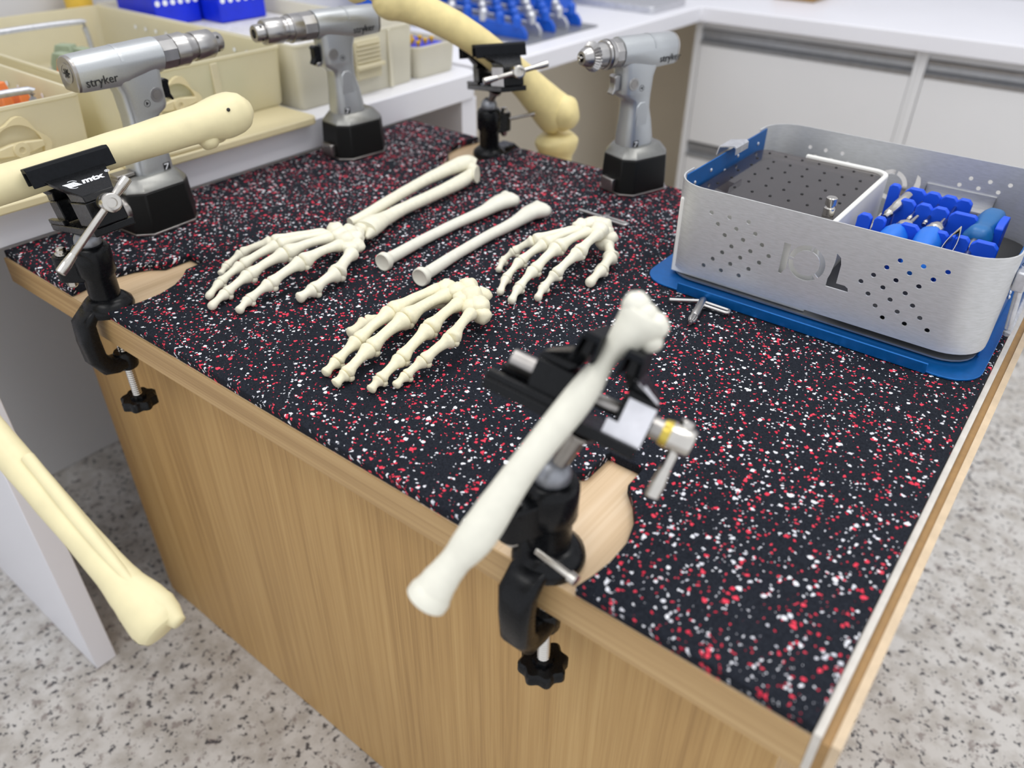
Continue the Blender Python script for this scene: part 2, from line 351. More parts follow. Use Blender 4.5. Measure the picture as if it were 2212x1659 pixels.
HAND_RIGHT=dict(
 carpals=[(0.4844,0.3809,0.0300),(0.4911,0.3871,0.0320),(0.4926,0.3966,0.0300),(0.5014,0.3946,0.0300),(0.5080,0.3911,0.0270),(0.5128,0.3892,0.0230),(0.5057,0.3812,0.0320),(0.5111,0.3849,0.0180)],
 fingers=[
  [(0.5094,0.3742,0.0310),(0.5166,0.3325,0.0310),(0.5174,0.3210,0.0290),(0.5125,0.2969,0.0180),(0.5116,0.2926,0.0165),(0.5082,0.2834,0.0090),(0.5105,0.2758,0.0085),(0.5131,0.2650,0.0045)],
  [(0.4986,0.3719,0.0310),(0.4957,0.3256,0.0310),(0.4922,0.3203,0.0290),(0.4917,0.2912,0.0180),(0.4889,0.2873,0.0165),(0.4895,0.2683,0.0090),(0.4931,0.2583,0.0085),(0.4969,0.2452,0.0045)],
  [(0.4888,0.3704,0.0310),(0.4797,0.3249,0.0310),(0.4787,0.3195,0.0290),(0.4702,0.2988,0.0180),(0.4664,0.2939,0.0165),(0.4680,0.2746,0.0090),(0.4712,0.2674,0.0085),(0.4777,0.2520,0.0045)],
  [(0.4850,0.3674,0.0310),(0.4670,0.3229,0.0310),(0.4641,0.3211,0.0290),(0.4512,0.3114,0.0180),(0.4476,0.3105,0.0165),(0.4416,0.3037,0.0090),(0.4433,0.2983,0.0085),(0.4470,0.2882,0.0045)],
 ],
 thumb=[(0.5188,0.3833,0.0170),(0.5308,0.3710,0.0130),(0.5266,0.3689,0.0125),(0.5324,0.3513,0.0090),(0.5336,0.3420,0.0085),(0.5360,0.3204,0.0060)])
ULNA=[(0.2648,0.2549,0.0180),(0.2646,0.2739,0.0180),(0.2530,0.3268,0.0180),(0.2403,0.3967,0.0180),(0.2393,0.4473,0.0200),(0.2445,0.4739,0.0210),(0.2525,0.4818,0.0180)]
RADIUS=[(0.2896,0.2532,0.0160),(0.2835,0.2697,0.0150),(0.2782,0.2930,0.0130),(0.2721,0.3289,0.0120),(0.2694,0.3888,0.0120),(0.2660,0.4357,0.0120),(0.2620,0.4597,0.0130),(0.2695,0.4654,0.0140)]
R1=[(0.3497,0.2223,0.0090),(0.3473,0.2403,0.0085),(0.3419,0.2878,0.0075),(0.3411,0.3388,0.0080),(0.3440,0.3842,0.0090),(0.3432,0.4149,0.0100),(0.3454,0.4346,0.0100)]
R2=[(0.4025,0.2217,0.0090),(0.3998,0.2414,0.0085),(0.3932,0.2891,0.0075),(0.3907,0.3406,0.0080),(0.3924,0.3827,0.0090),(0.3902,0.4159,0.0100),(0.3936,0.4327,0.0100)]
HOLES= [(0.621, 0.0793), (0.639, 0.0792), (0.6576, 0.0796), (0.629, 0.07), (0.6474, 0.0701), (0.6658, 0.0704), (0.6374, 0.0612), (0.6556, 0.0615), (0.6739, 0.0617), (0.6457, 0.0521), (0.6644, 0.0528), (0.682, 0.0531), (0.6378, 0.0438), (0.6561, 0.0438), (0.6746, 0.0443), (0.6297, 0.0347), (0.6477, 0.0348), (0.666, 0.0352), (0.6215, 0.0255), (0.6397, 0.0256), (0.6579, 0.0259), (0.7897, 0.0812), (0.8077, 0.0815), (0.826, 0.0821), (0.7812, 0.0725), (0.7993, 0.0728), (0.8178, 0.0728), (0.773, 0.0629), (0.7911, 0.0636), (0.8092, 0.0638), (0.7647, 0.0543), (0.783, 0.0543), (0.801, 0.0548), (0.7731, 0.0451), (0.7913, 0.0455), (0.8094, 0.0459), (0.7814, 0.0363), (0.7996, 0.0367), (0.8177, 0.0371), (0.7898, 0.0276), (0.8079, 0.028), (0.8261, 0.0283)]

# ------------------------------------------------------------------ the room
FZ = -0.58
def struct(mb, name, mat, bev=0):
    o = mb.build(name, mat, None, bev=bev); o['kind'] = 'structure'; ROOT[o.name] = Matrix(); return o
struct(MB().box(-0.9, 2.6, -1.6, 2.6, FZ - 0.05, FZ), 'floor', M['floor'])
struct(MB().box(-0.72, -0.62, -1.6, 2.6, FZ, 1.75), 'wall_left', M['wall'])
struct(MB().box(-0.62, 2.6, 2.32, 2.42, FZ, 1.75), 'wall_back', M['wall'])

# ------------------------------------------------------------------ work table
T = thing('work_table', 'light oak laminate work table carrying the speckled rubber mat', 'table', (0.44, 0.31, FZ))
NOTCH = [(0.667, 0.0), (0.664, 0.014), (0.6615, 0.03), (0.662, 0.048), (0.666, 0.066), (0.6735, 0.079), (0.686, 0.0895), (0.686, 0.118), (0.714, 0.118), (0.7145, 0.096), (0.7255, 0.085), (0.7355, 0.070), (0.7415, 0.050), (0.7418, 0.03), (0.7395, 0.014), (0.736, 0.0)]
MB().box(0.0, 0.8805, 0.0, 0.62, -0.036, -0.0085).build('top_board', M['wood_top'], T)
MB().box(0.0, 0.8805, -0.0016, 0.0, -0.0362, -0.0086).build('edge_band', M['wood_edge'], T)
MB().box(0.8807, 0.8850, -0.001, 0.62, -0.036, -0.0035).build('edge_strip', M['white_edge'], T, label='whitish raw board edge')
MB().box(0.8851, 0.8900, -0.0008, 0.62, -0.036, -0.0075).build('edge_strip', M['brown_edge'], T, label='brown fibre board edge')
MB().box(0.8901, 0.8950, -0.0006, 0.62, -0.036, -0.0055).build('edge_strip', M['cream_edge'], T, label='pale plywood edge')
MB().box(-0.002, 0.865, 0.047, 0.063, FZ + 0.001, -0.0361).build('front_panel', M['wood_panel'], T)
MB().box(-0.002, 0.014, 0.0635, 0.60, FZ + 0.001, -0.0361).build('side_panel', M['wood_panel'], T)
MB().box(0.849, 0.865, 0.0635, 0.60, FZ + 0.001, -0.0361).build('side_panel', M['wood_panel'], T)
MB().box(0.0145, 0.8485, 0.50, 0.516, FZ + 0.001, -0.0361).build('back_panel', M['wood_panel'], T)

n1 = [(x - 0.524, y) for x, y in NOTCH]
n3 = [(x - 0.524, 0.62 - y) for x, y in reversed(NOTCH)]
mp = [(0.001, 0.0005)] + n1 + NOTCH + [(0.8802, 0.0005), (0.8802, 0.6195)] + n3 + [(0.001, 0.6195)]
mb = MB().prism(mp, -0.0082, 0.0)
o = mb.solo('rubber_mat', M['mat'], 'black rubber mat flecked with red and white lying on the oak table', 'mat', smooth=False)
o.modifiers.new('bevel', 'BEVEL').width = 0.0012; o.modifiers['bevel'].segments = 2

# ------------------------------------------------------------------ white bench along the left wall
B = thing('white_bench', 'low white laminate bench with rounded end holding the cream bins', 'bench', (-0.3, 0.35, FZ))
pl = [(-0.615, -0.11), (0.047, -0.11), (0.047, -0.03), (0.0, -0.03), (0.0, 0.765)] + [(-0.035 + 0.035 * math.cos(a * PI / 12), 0.765 + 0.035 * math.sin(a * PI / 12)) for a in range(1, 7)] + [(-0.615, 0.80)]
MB().prism(pl, 0.0008, 0.042).build('bench_top', M['lam'], B, bev=0.002)
MB().box(-0.27, 0.047, -0.098, -0.07, FZ + 0.001, 0.0005).build('end_panel', M['lam'], B, bev=0.001)
MB().box(-0.58, -0.006, 0.752, 0.79, FZ + 0.001, 0.0005).build('end_panel', M['lam'], B, bev=0.001)
MB().box(-0.42, -0.40, -0.0695, 0.7515, FZ + 0.001, 0.0005).build('back_panel', M['lamw'], B)

# ------------------------------------------------------------------ white counter round the corner and its drawers
mb = MB().prism([(-0.615, 0.84), (-0.026, 0.84), (-0.026, 1.675), (1.75, 1.675), (1.75, 2.315), (-0.615, 2.315)], 0.0, 0.036)
mb.solo('counter_top', M['lam'], 'long white laminate counter turning the corner above the drawers', 'counter', bev=0.003)
struct(MB().box(-0.43, -0.41, 0.84, 1.98, FZ, -0.0005), 'trim_1', M['beige'])
struct(MB().box(-0.41, -0.05, 1.96, 1.98, FZ, -0.0005), 'trim_2', M['beige'])
def cabinet(x0, x1, label):
    c = thing('drawer_unit', label, 'cabinet', ((x0 + x1) / 2, 2.0, FZ), group=None)
    m = MB().box(x0, x0 + 0.016, 1.70, 2.28, FZ + 0.001, -0.001).box(x1 - 0.008, x1, 1.70, 2.28, FZ + 0.001, -0.001)
    m.box(x0 + 0.016, x1 - 0.008, 1.71, 2.28, -0.018, -0.001).box(x0 + 0.016, x1 - 0.008, 1.73, 2.28, FZ + 0.001, FZ + 0.04).box(x0 + 0.016, x1 - 0.008, 2.26, 2.28, FZ + 0.04, -0.018)
    m.build('carcass', M['lamw'], c)
    for zt, zb in ((-0.020, -0.300), (-0.306, -0.530)):
        d = MB().box(x0 + 0.0175, x1 - 0.0095, 1.701, 1.719, zb, zt - 0.036).build('drawer', M['lamw'], c, bev=0.0015)
        h = MB()
        h.prism([(1.7, zt - 0.0355), (1.7, zt - 0.028), (1.712, zt - 0.020), (1.714, zt - 0.008), (1.702, zt - 0.006), (1.702, zt), (1.726, zt), (1.726, zt - 0.0355)], x0 + 0.0175, x1 - 0.0095, frame((0, 0, 0), (0, 1, 0), (0, 0, 1), (1, 0, 0)))
        h.build('handle_profile', M['profile'], d, label='grooved aluminium grip along the drawer top')
cabinet(-0.046, 0.492, 'white drawer unit beside the beige knee space under the counter')
cabinet(0.4925, 1.03, 'white drawer unit under the counter, second from the beige knee space')
cabinet(1.0305, 1.6, 'white drawer unit under the counter, farthest from the beige knee space')

# ------------------------------------------------------------------ vises
def vise(px, py, ey, H, l, u, lug, label, logo=False, rb=0.016, tdir=None, tl=(0.06, 0.06), lever=None, skew=0.0, jb=0.036, se=0.0, so=0.010, pt=1.0):
    """px, py: pillar axis; ey = -1 front table edge, +1 back edge; H bone centre between the jaws; l jaw length, u up, s = l x u screw axis towards the handle"""
    R_ = thing('bench_vise', label, 'vise', (px, py, -0.0085), group='ball joint vises clamped to the table')
    zt = -0.0084
    g = MB().lathe((px, py, zt), (0, 0, 1), [(0, 0.0225), (0.004, 0.0235), (0.0085, 0.0225), (0.0125, 0.0185), (0.015, 0.0155)], 32)
    g.build('base_flange', M['black'], R_, ang=50)
    g = MB().lathe((px, py, zt), (0, 0, 1), [(0.0151, 0.0138), (0.036, 0.0138), (0.040, 0.0166), (0.062, 0.0168), (0.066, 0.0150), (0.0675, 0.0118)], 28)
    g.build('pillar', M['black'], R_, ang=50)
    ballc = V((px, py, 0.062))
    MB().ball(ballc, 0.0115, 24, 14).build('ball', M['ballal'], R_)
    # clamp arm: out over the edge, down, back in under the board
    e = py - (0.0 if ey < 0 else 0.62)
    off = abs(e) + 0.0135
    q = lambda y, z: (px, py + ey * y, z)
    pth = [q(0.010, -0.003), q(off - 0.006, -0.003), q(off + 0.003, -0.012), q(off + 0.004, -0.030), q(off + 0.003, -0.050), q(off - 0.004, -0.0625), q(0.012, -0.0650), q(-0.004, -0.0650)]
    g = MB(); rs = []
    W = [(0.0125, 0.004), (0.0125, 0.0045), (0.0125, 0.0075), (0.0115, 0.0085), (0.0110, 0.0088), (0.0110, 0.0088), (0.0105, 0.0080), (0.0095, 0.0075)]
    for i, p in enumerate(pth):
        d = (V(pth[min(i + 1, 7)]) - V(pth[max(i - 1, 0)])).normalized(); a = V((1, 0, 0)); b = d.cross(a)
        rs.append([V(p) + a * x + b * y for x, y in rrect(-W[i][0], W[i][0], -W[i][1], W[i][1], min(W[i]) * 0.75, 3)])
    g.rings(rs); g.lathe((px, py, -0.0735), (0, 0, 1), [(0, 0.0095), (0.002, 0.0105), (0.016, 0.0105), (0.018, 0.0095)], 20)
    g.build('clamp_arm', M['black'], R_, ang=55)
    g = MB(); pr = []
    k = 0
    while k < 56: pr.append((k * 0.0012, 0.0046 if k % 2 else 0.0040)); k += 1
    g.lathe((px, py, -0.1085), (0, 0, 1), pr, 14).lathe((px, py, -0.0415), (0, 0, 1), [(0, 0.0046), (0.0005, 0.009), (0.005, 0.009)], 18)
    g.build('clamp_screw', M['chrome'], R_, ang=20)
    star = [((0.0168 + 0.0014 * math.cos(8 * a)) * math.cos(a), (0.0168 + 0.0014 * math.cos(8 * a)) * math.sin(a)) for a in [2 * PI * i / 64 for i in range(64)]]
    g = MB(); rs = []
    for z, f in ((-0.1215, 0.88), (-0.1200, 1.0), (-0.1125, 1.0), (-0.1108, 0.9), (-0.1112, 0.45), (-0.1085, 0.42)):
        rs.append([(px + x * f, py + y * f, z) for x, y in star])
    g.rings(rs).build('clamp_knob', M['black'], R_, ang=45)
    # locking lug with its bolt
    d = V((math.cos(lug), math.sin(lug), 0)); sd = V((-d.y, d.x, 0)); o0 = V((px, py, 0))
    poly = [(0.008, -0.0095), (0.026, -0.0095)] + [(0.026 + 0.0095 * math.sin(a * PI / 8), -0.0095 * math.cos(a * PI / 8)) for a in range(1, 8)] + [(0.026, 0.0095), (0.008, 0.0095)]
    g = MB().prism(poly, 0.024, 0.049, frame(o0, d, sd, (0, 0, 1))); g.build('locking_lug', M['black'], R_, bev=0.0015)
    c = o0 + d * 0.026
    g = MB().lathe(c + V((0, 0, 0.016)), (0, 0, 1), [(0, 0.003), (0.002, 0.0048), (0.0075, 0.0048)], 6)
    g.build('lug_nut', M['chrome'], R_, ang=30)
    g = MB().lathe(c + V((0, 0, 0.0495)), (0, 0, 1), [(0, 0.0062), (0.0015, 0.0062), (0.0022, 0.0045), (0.0050, 0.0045), (0.0062, 0.003)], 18)
    g.build('lug_bolt', M['chrome'], R_, ang=30)
    if lever:
        a, b = V(lever[0]), V(lever[1]); dd = (b - a).normalized()
        MB().lathe(a, dd, [(0, 0.0022), ((b - a).length * 0.82, 0.0022), ((b - a).length * 0.84, 0.0034), ((b - a).length, 0.0034)], 12).build('lock_lever', M['chrome'], R_)
    # head
    H = V(H); l = V(l).normalized(); u = V(u); u = (u - l * u.dot(l)).normalized(); s = l.cross(u)
    F = frame(H, l, s, u)                                          # local x = jaw length, y = screw axis, z = up
    r = rb
    # moving jaw (towards the handle) and the far jaw: wedge bodies
    def jaw(sg, name):
        g = MB(F); y = lambda a: sg * a; e = se if sg > 0 else 0.0
        g.rings([[(-0.012, y(r + 0.012), -jb), (0.014, y(r + 0.012), -jb), (0.014, y(r + 0.031 + e), -jb), (-0.012, y(r + 0.031 + e), -jb)][::sg],
                 [(-0.012, y(r + 0.007), -jb * 0.72), (0.014, y(r + 0.007), -jb * 0.72), (0.014, y(r + 0.029 + e), -jb * 0.8), (-0.012, y(r + 0.029 + e), -jb * 0.8)][::sg],
                 [(-0.027, y(r + 0.0035), -0.004), (0.027, y(r + 0.0035), -0.004), (0.027, y(r + 0.0135 * pt), -0.004), (-0.027, y(r + 0.0135 * pt), -0.004)][::sg],
                 [(-0.027, y(r + 0.0035), 0.004), (0.027, y(r + 0.0035), 0.004), (0.027, y(r + 0.0125 * pt), 0.004), (-0.027, y(r + 0.0125 * pt), 0.004)][::sg]])
        return g.build(name, M['black'], R_, bev=0.0008)
    j1 = jaw(1, 'moving_jaw'); j2 = jaw(-1, 'fixed_jaw')
    for sg in (1, -1):
        g = MB(F)
        prof = [(r, -0.0065), (r, 0.0), (r + 0.001, 0.0080), (r + 0.0130 * pt, 0.0080), (r + 0.0155 * pt, 0.0055), (r + 0.0172 * pt, -0.0085), (r + 0.0160 * pt, -0.0085), (r + 0.0138 * pt, 0.0042), (r + 0.0030 * pt, 0.0042), (r + 0.0030 * pt, -0.0065)]
        g.prism([(sg * a, b) for a, b in (prof if sg > 0 else prof[::-1])], -0.0345, 0.0345, frame((0, 0, 0), (0, 1, 0), (0, 0, 1), (1, 0, 0)))
        g.build('jaw_pad', M['rubber'], R_, bev=0.0006)
    g = MB(F).box(-0.0125, 0.0145, -(r + 0.030), -(r + 0.004), -jb - 0.020, -jb - 0.0002); g.build('jaw_block', M['black'], R_, bev=0.001)
    g = MB(F).box(-0.0125, 0.0145, r + 0.008, r + 0.031 + se, -jb - 0.0215, -jb - 0.0002); g.build('jaw_block', M['black'], R_, bev=0.001)
    # bare machined step on the side of the moving block
    g = MB(F).prism([(r + 0.0050, -jb - 0.0215), (r + 0.0305 + se, -jb - 0.0215), (r + 0.0305 + se, -jb + 0.001), (r + 0.0110, -jb + 0.001), (r + 0.0110, -jb - 0.0135), (r + 0.0050, -jb - 0.0135)], -0.0130 if skew <= 0 else 0.0146, -0.0126 if skew <= 0 else 0.0150, frame((0, 0, 0), (0, 1, 0), (0, 0, 1), (1, 0, 0)))
    if skew < 0:
        q0, q1 = V((0, r + 0.0138 * pt, -0.005)), V((0, r + 0.0293 + se, -jb * 0.8))
        up_ = V((0, (q0 - q1).z, -(q0 - q1).y)).normalized() * -0.0004
        if up_.y < 0: up_ = -up_
        pts_ = [V((-0.027, q0.y, q0.z)), V((-0.010, q0.y, q0.z)), V((-0.005, q1.y, q1.z)), V((-0.012, q1.y, q1.z))]
        g.rings([pts_, [p_ + up_ for p_ in pts_]])
    if not logo: g.build('machined_face', M['rawal'], R_, label='bare silver machined metal on the black block')
    g = MB(F).box(-0.016, 0.018, -(r + 0.052), r + 0.030 + se, -jb - 0.028, -jb - 0.0217).box(-0.016, -0.011, -(r + 0.052), -0.001 - r, -jb - 0.0216, -jb - 0.017).box(0.0148, 0.018, -(r + 0.052), -0.001 - r, -jb - 0.0216, -jb - 0.017)
    g.build('slide_rail', M['black'], R_, bev=0.0008)
    g = MB(F); yb = r + 0.0312 + se
    g.cyl((0.001, -(r + 0.045), -jb - so), (0.001, -(r + 0.0302), -jb - so), 0.0062).build('screw_end', M['dsteel'], R_)
    g = MB(F).cyl((0.001, yb, -jb - so), (0.001, yb + 0.006, -jb - so), 0.0062); g.build('screw_collar', M['dsteel'], R_)
    g = MB(F).cyl((0.001, -(r + 0.0038), -jb - so), (0.001, r + 0.0078, -jb - so), 0.0042)
    g.build('jaw_screw', M['dsteel'], R_)
    MB(F).lathe((0.001, yb + 0.0061, -jb - so), (0, 1, 0), [(0, 0.0070), (0.004, 0.0078), (0.0045, 0.0078)], 22).build('brass_washer', M['brass'], R_)
    hc = F @ V((0.001, yb + 0.0165, -jb - so))
    MB(F).lathe((0.001, yb + 0.0107, -jb - so), (0, 1, 0), [(0, 0.0078), (0.0105, 0.0082), (0.0125, 0.0076), (0.0130, 0.0068), (0.0130, 0.0040), (0.0110, 0.0036), (0.0110, 0.0005)], 24).build('screw_head', M['chrome'], R_)
    td = V(tdir); td = (td - s * td.dot(s)).normalized()
    a, b = hc - td * tl[0], hc + td * tl[1]
    hb = MB().lathe(a, td, [(0, 0.0022), (0.001, 0.0030), (tl[0] + tl[1], 0.0030)], 14).build('handle_bar', M['chrome'], R_)
    for p, dd in ((a, td), (b, -td)):
        MB().lathe(p - dd * 0.001, dd, [(0, 0.0032), (0.0008, 0.0042), (0.0092, 0.0042), (0.010, 0.0040), (0.018, 0.0033)], 16).build('end_sleeve', M['chrome'], hb)
    # neck
    bt = F @ V((0.001, 0.0, -jb - 0.0281))
    dn = (ballc - bt); L = dn.length; dn.normalize()
    MB().lathe(bt, dn, [(0, 0.0095), (0.003, 0.0095), (0.006, 0.0062), (max(0.009, L - 0.016), 0.0052), (max(0.011, L - 0.0105), 0.0050)], 20).build('neck', M['castal'] if skew > 0 else M['dsteel'], R_)
    if logo:
        # printed on the sloped front face of the moving jaw
        p0 = F @ V((0, r + 0.0135, -0.004)); p1 = F @ V((0, r + 0.029 + se, -jb * 0.8)); yy = (p0 - p1).normalized(); nn = l.cross(yy)
        h = (p0 - p1).length; fo = p1 + nn * 0.00015 + yy * (h * 0.50) + l * 0.002
        text_part('mtx', 0.0108, frame(fo + l * -0.0045 + yy * -0.003, l, yy, nn), M['white_ink'], j1, 'lettering', ext=0.0001, bold=0.00045, shear=0.15)
        text_part('\u00ae', 0.0055, frame(fo + l * 0.0172 + yy * 0.0028, l, yy, nn), M['white_ink'], j1, 'lettering', ext=0.0001)
        g = MB(frame(fo + l * -0.0115, l, yy, nn))
        for i in range(3):
            for k in range(4):
                x0 = (i - 1.5) * 0.0033 + (1.5 - k) * 0.0010; y0 = (k - 2) * 0.0019
                g.prism([(x0, y0), (x0 + 0.0030, y0), (x0 + 0.0020, y0 + 0.0016), (x0 - 0.0010, y0 + 0.0016)], 0, 0.0001)
        for a0, a1 in ((-3.3, -1.3), (0.5, 2.0)):
            ta = [a0 + (a1 - a0) * i / 16 for i in range(17)]
            for a_, b_ in zip(ta[:-1], ta[1:]):
                g.prism([(0.0052 * math.cos(a_), 0.0066 * math.sin(a_)), (0.0052 * math.cos(b_), 0.0066 * math.sin(b_)), (0.0046 * math.cos(b_), 0.0060 * math.sin(b_)), (0.0046 * math.cos(a_), 0.0060 * math.sin(a_))][::-1], 0, 0.0001)
        g.build('emblem', M['white_ink'], j1, label='white ringed grid emblem', smooth=False)
    return R_
ZV = V((0, 0, 1))
RW = V((0.788, 0.615, 0.008))
HIP1, KNEE1, ANK1 = V((0.1981, 0.1771, 0.1394)), V((0.161, -0.159, 0.113)), V((0.5234, -0.1521, -0.0573))

lf = (HIP1 - KNEE1).normalized()
sV1 = lf.cross(ZV).normalized()
vise(0.193, 0.0105, -1, KNEE1.lerp(HIP1, 0.515), lf, ZV * 0.966 - sV1 * 0.259, math.radians(222), 'black ball joint vise at the left table corner gripping a cream femur', logo=True, rb=0.0163, tdir=(50, 162, 141), tl=(0.068, 0.024), se=0.022, jb=0.0275, so=0.0035)
vise(0.7065, 0.0145, -1, (0.7251, 0.0424, 0.1378), (-0.3273, 0.8322, -0.4475), (0.0992, 0.5012, 0.8596), math.radians(245), 'black ball joint vise on the front table edge gripping a slim white bone upright', rb=0.0058, tdir=(72, -31, -98), tl=(0.010, 0.034), lever=((0.7188, -0.0158, 0.0315), (0.7476, -0.0186, 0.0294)), skew=-1.0, jb=0.0176, se=-0.004, pt=0.72)
HIP3, KNEE3 = V((0.1220, 0.4749, 0.2040)), V((0.2483, 0.6655, 0.0430))
vise(0.1930, 0.583, 1, (0.196, 0.586, 0.134), (0.53, 0.847, 0.0), (-0.176, 0.110, 0.978), math.radians(75), 'black ball joint vise at the far table edge gripping a yellow leg bone', rb=0.0225, tdir=(91, 95, 28), tl=(0.045, 0.040), lever=((0.2170, 0.600, 0.045), (0.252, 0.612, 0.056)), se=0.024, jb=0.0215, so=0.005)

# ------------------------------------------------------------------ bones
BONE = M['bone']
def leg(name, label, hip, knee, ankle, rs, mat, headoff, bumpoff, rk, foot=True, view=V((0.5, -0.65, 0.57)), rt=0.0135, bw=0.0):
    base = knee
    t = thing(name, label, 'bone model', (knee.x, knee.y, min(hip.z, knee.z, ankle.z)))
    ax = (hip - knee).normalized(); L = (hip - knee).length
    sd = ax.cross(view).normalized(); nv = sd.cross(ax)
    g = MB()
    bow = lambda k: knee + ax * L * k + ZV * (bw * math.sin(PI * min(max(k, 0), 1)))
    K = (-0.02, 0.0, 0.08, 0.22, 0.40, 0.60, 0.78, 0.90, 0.98, 1.03, 1.06)
    R_ = (rk * 0.8, rk, rk * 0.9, rs * 1.12, rs, rs, rs * 1.04, rs * 1.14, rs * 1.34, rs * 1.16, rs * 0.55)
    g.tube([bow(k) for k in K], [(a, a * 0.94) for a in R_], 24, up=nv, sub=5, wob=0.05, seed=L * 9)
    fm = g.build('femur', mat, t, ang=80)
    MB().ball(hip + headoff, 0.0165 * rs / 0.017, 20, 12, 0.05).tube([hip - ax * 0.012, hip + headoff * 0.5, hip + headoff], [0.014, 0.0105, 0.010], 14).build('femoral_head', mat, fm, ang=80)
    MB().ball(hip + bumpoff, (0.012, 0.010, 0.009), 16, 10, 0.15).build('trochanter', mat, fm, ang=80)
    for sg in (-1, 1):
        MB().ball(knee - ax * 0.004 + nv * sg * rk * 0.52 + sd * 0.002, (rk * 0.72, rk * 0.75, rk * 0.82), 20, 14, 0.08, seed=sg).build('condyle', mat, fm, ang=80)
    d = (ankle - knee).normalized(); T = (ankle - knee).length
    s2 = d.cross(view).normalized(); n2 = s2.cross(d)
    k0 = rk * 0.95 / T
    g = MB(); P = lambda k: knee + d * T * k
    K = (k0, k0 + 0.03, k0 + 0.07, k0 + 0.14, k0 + 0.24, 0.52, 0.70, 0.83, 0.91, 0.955, 0.985, 1.0)
    R_ = ((0.8, 0.8), (1.05, 0.95), (1.0, 0.92), (0.76, 0.72), (0.60, 0.60), (0.52, 0.5), (0.49, 0.49), (0.52, 0.5), (0.62, 0.56), (0.74, 0.66), (0.76, 0.64), (0.62, 0.5))
    kk = rt / 0.0135
    g.tube([P(k) for k in K], [(rk * a * (1 if k < k0 + 0.1 else kk), rk * b * (1 if k < k0 + 0.1 else kk)) for k, (a, b) in zip(K, R_)], 24, up=n2, sub=5, wob=0.05, seed=T * 3)
    if foot:
        g.tube([P(0.91) - s2 * 0.005, P(0.97) - s2 * 0.0095, P(1.012) - s2 * 0.0115], [0.0095, 0.0095, 0.0045], 14, up=n2, wob=0.1)
        g.tube([P(0.62) - s2 * 0.010 + n2 * 0.0045, P(0.8) - s2 * 0.0085 + n2 * 0.006, P(0.93) - s2 * 0.008 + n2 * 0.006], [0.0045, 0.0045, 0.003], 10, up=n2)
    g.build('tibia', mat, t, ang=80)
    return t, fm
BY2 = plain('cream_bone_foam', (0.76, 0.68, 0.41), 0.48, var=0.05, sc_=45, bump=0.35, bd=0.0007)
lg, fm = leg('leg_bone_model', 'cream yellow femur and tibia model hanging past the left table corner', HIP1, KNEE1, ANK1, 0.0158, BY2, V((-0.022, -0.008, -0.016)), V((0.0, -0.030, -0.018)), 0.027, True, rt=0.0108)
hp = HIP1 + V((0.0165, -0.012, 0.0095))
MB().ball(hp, 0.0018, 10, 6).build('pin_hole', M['dark'], fm, label='small dark drilled hole')
leg('leg_bone_model', 'darker yellow femur and tibia model bent over the far table edge', HIP3, KNEE3, V((0.268, 0.672, -0.22)), 0.0195, M['bone_y'], V((-0.025, -0.028, 0.012)), V((0.012, 0.022, -0.022)), 0.0300, False, bw=0.022, rt=0.0125)

def long_bone(mb, P, r, cup=True):
    n = len(P); k = [V(p) for p in P]
    ax = (k[1] - k[0]).normalized()
    # disc shaped radial head with a shallow cup
    mb.lathe(k[0] - ax * 0.0025, ax, [(0.0018, 0.0003), (0.0014, r * 0.9), (-0.0004, r * 1.30), (0.0002, r * 1.46), (0.0050, r * 1.52), (0.0085, r * 1.20), (0.012, r * 0.95)], 26)
def radius_bone(name, label, P, group):
    b = V(P[3]); t = thing(name, label, 'bone model', (b.x, b.y, 0.0), group=group)
    r = 0.0064; g = MB(); k = [V(p) for p in P]
    g.tube(k, [(0.0062, 0.0062), (0.0062, 0.0062), (0.0060, 0.0056), (0.0064, 0.0056), (0.0074, 0.0064), (0.0112, 0.0080), (0.0146, 0.0085)], 22, wob=0.04, seed=P[0][0] * 30)
    d = (k[-1] - k[-2]).normalized(); s = d.cross(ZV).normalized()
    for q, (a, b2, c) in ((-0.0075, (0.0075, 0.007, 0.0075)), (0.0065, (0.0075, 0.0075, 0.0070)), (0.0, (0.008, 0.0065, 0.0075))):
        g.ball(k[-1] + s * q + d * (0.001 if q else 0.003), (a, b2, c), 16, 10, 0.12, seed=q * 300)
    g.build('shaft', M['bone_w'], t, ang=80)
    g = MB(); long_bone(g, P, 0.0064); g.build('cupped_head', M['bone_w'], t, ang=50)
radius_bone('forearm_bone', 'loose white forearm bone nearer the hand with forearm', R1, 'two loose forearm bones')
radius_bone('forearm_bone', 'loose white forearm bone between its twin and the small right hand', R2, 'two loose forearm bones')

B2 = [(0.6933, -0.0783, 0.0318), (0.6961, -0.0718, 0.0407), (0.7000, -0.0627, 0.0514), (0.7054, -0.0500, 0.0651), (0.7125, -0.0222, 0.0945), (0.7233, 0.0100, 0.1256), (0.7283, 0.0262, 0.1435), (0.7329, 0.0351, 0.1535), (0.7373, 0.0421, 0.1615), (0.7393, 0.0446, 0.1665)]
t = thing('forearm_bone', 'slim white forearm bone held upright in the front vise', 'bone model', (0.71, -0.03, 0.0414))
g = MB(); k = [V(p) for p in B2]
g.tube(k, [(0.0116, 0.0112), (0.0098, 0.0096), (0.0084, 0.0084), (0.0106, 0.0092), (0.0082, 0.0082), (0.0084, 0.0082), (0.0056, 0.0066), (0.0090, 0.0085), (0.0128, 0.0105), (0.0120, 0.0100)], 24, up=(0.5, -0.65, 0.57), wob=0.03, seed=2)
d = (k[-1] - k[-2]).normalized(); s = d.cross(V((0.5, -0.65, 0.57))).normalized()
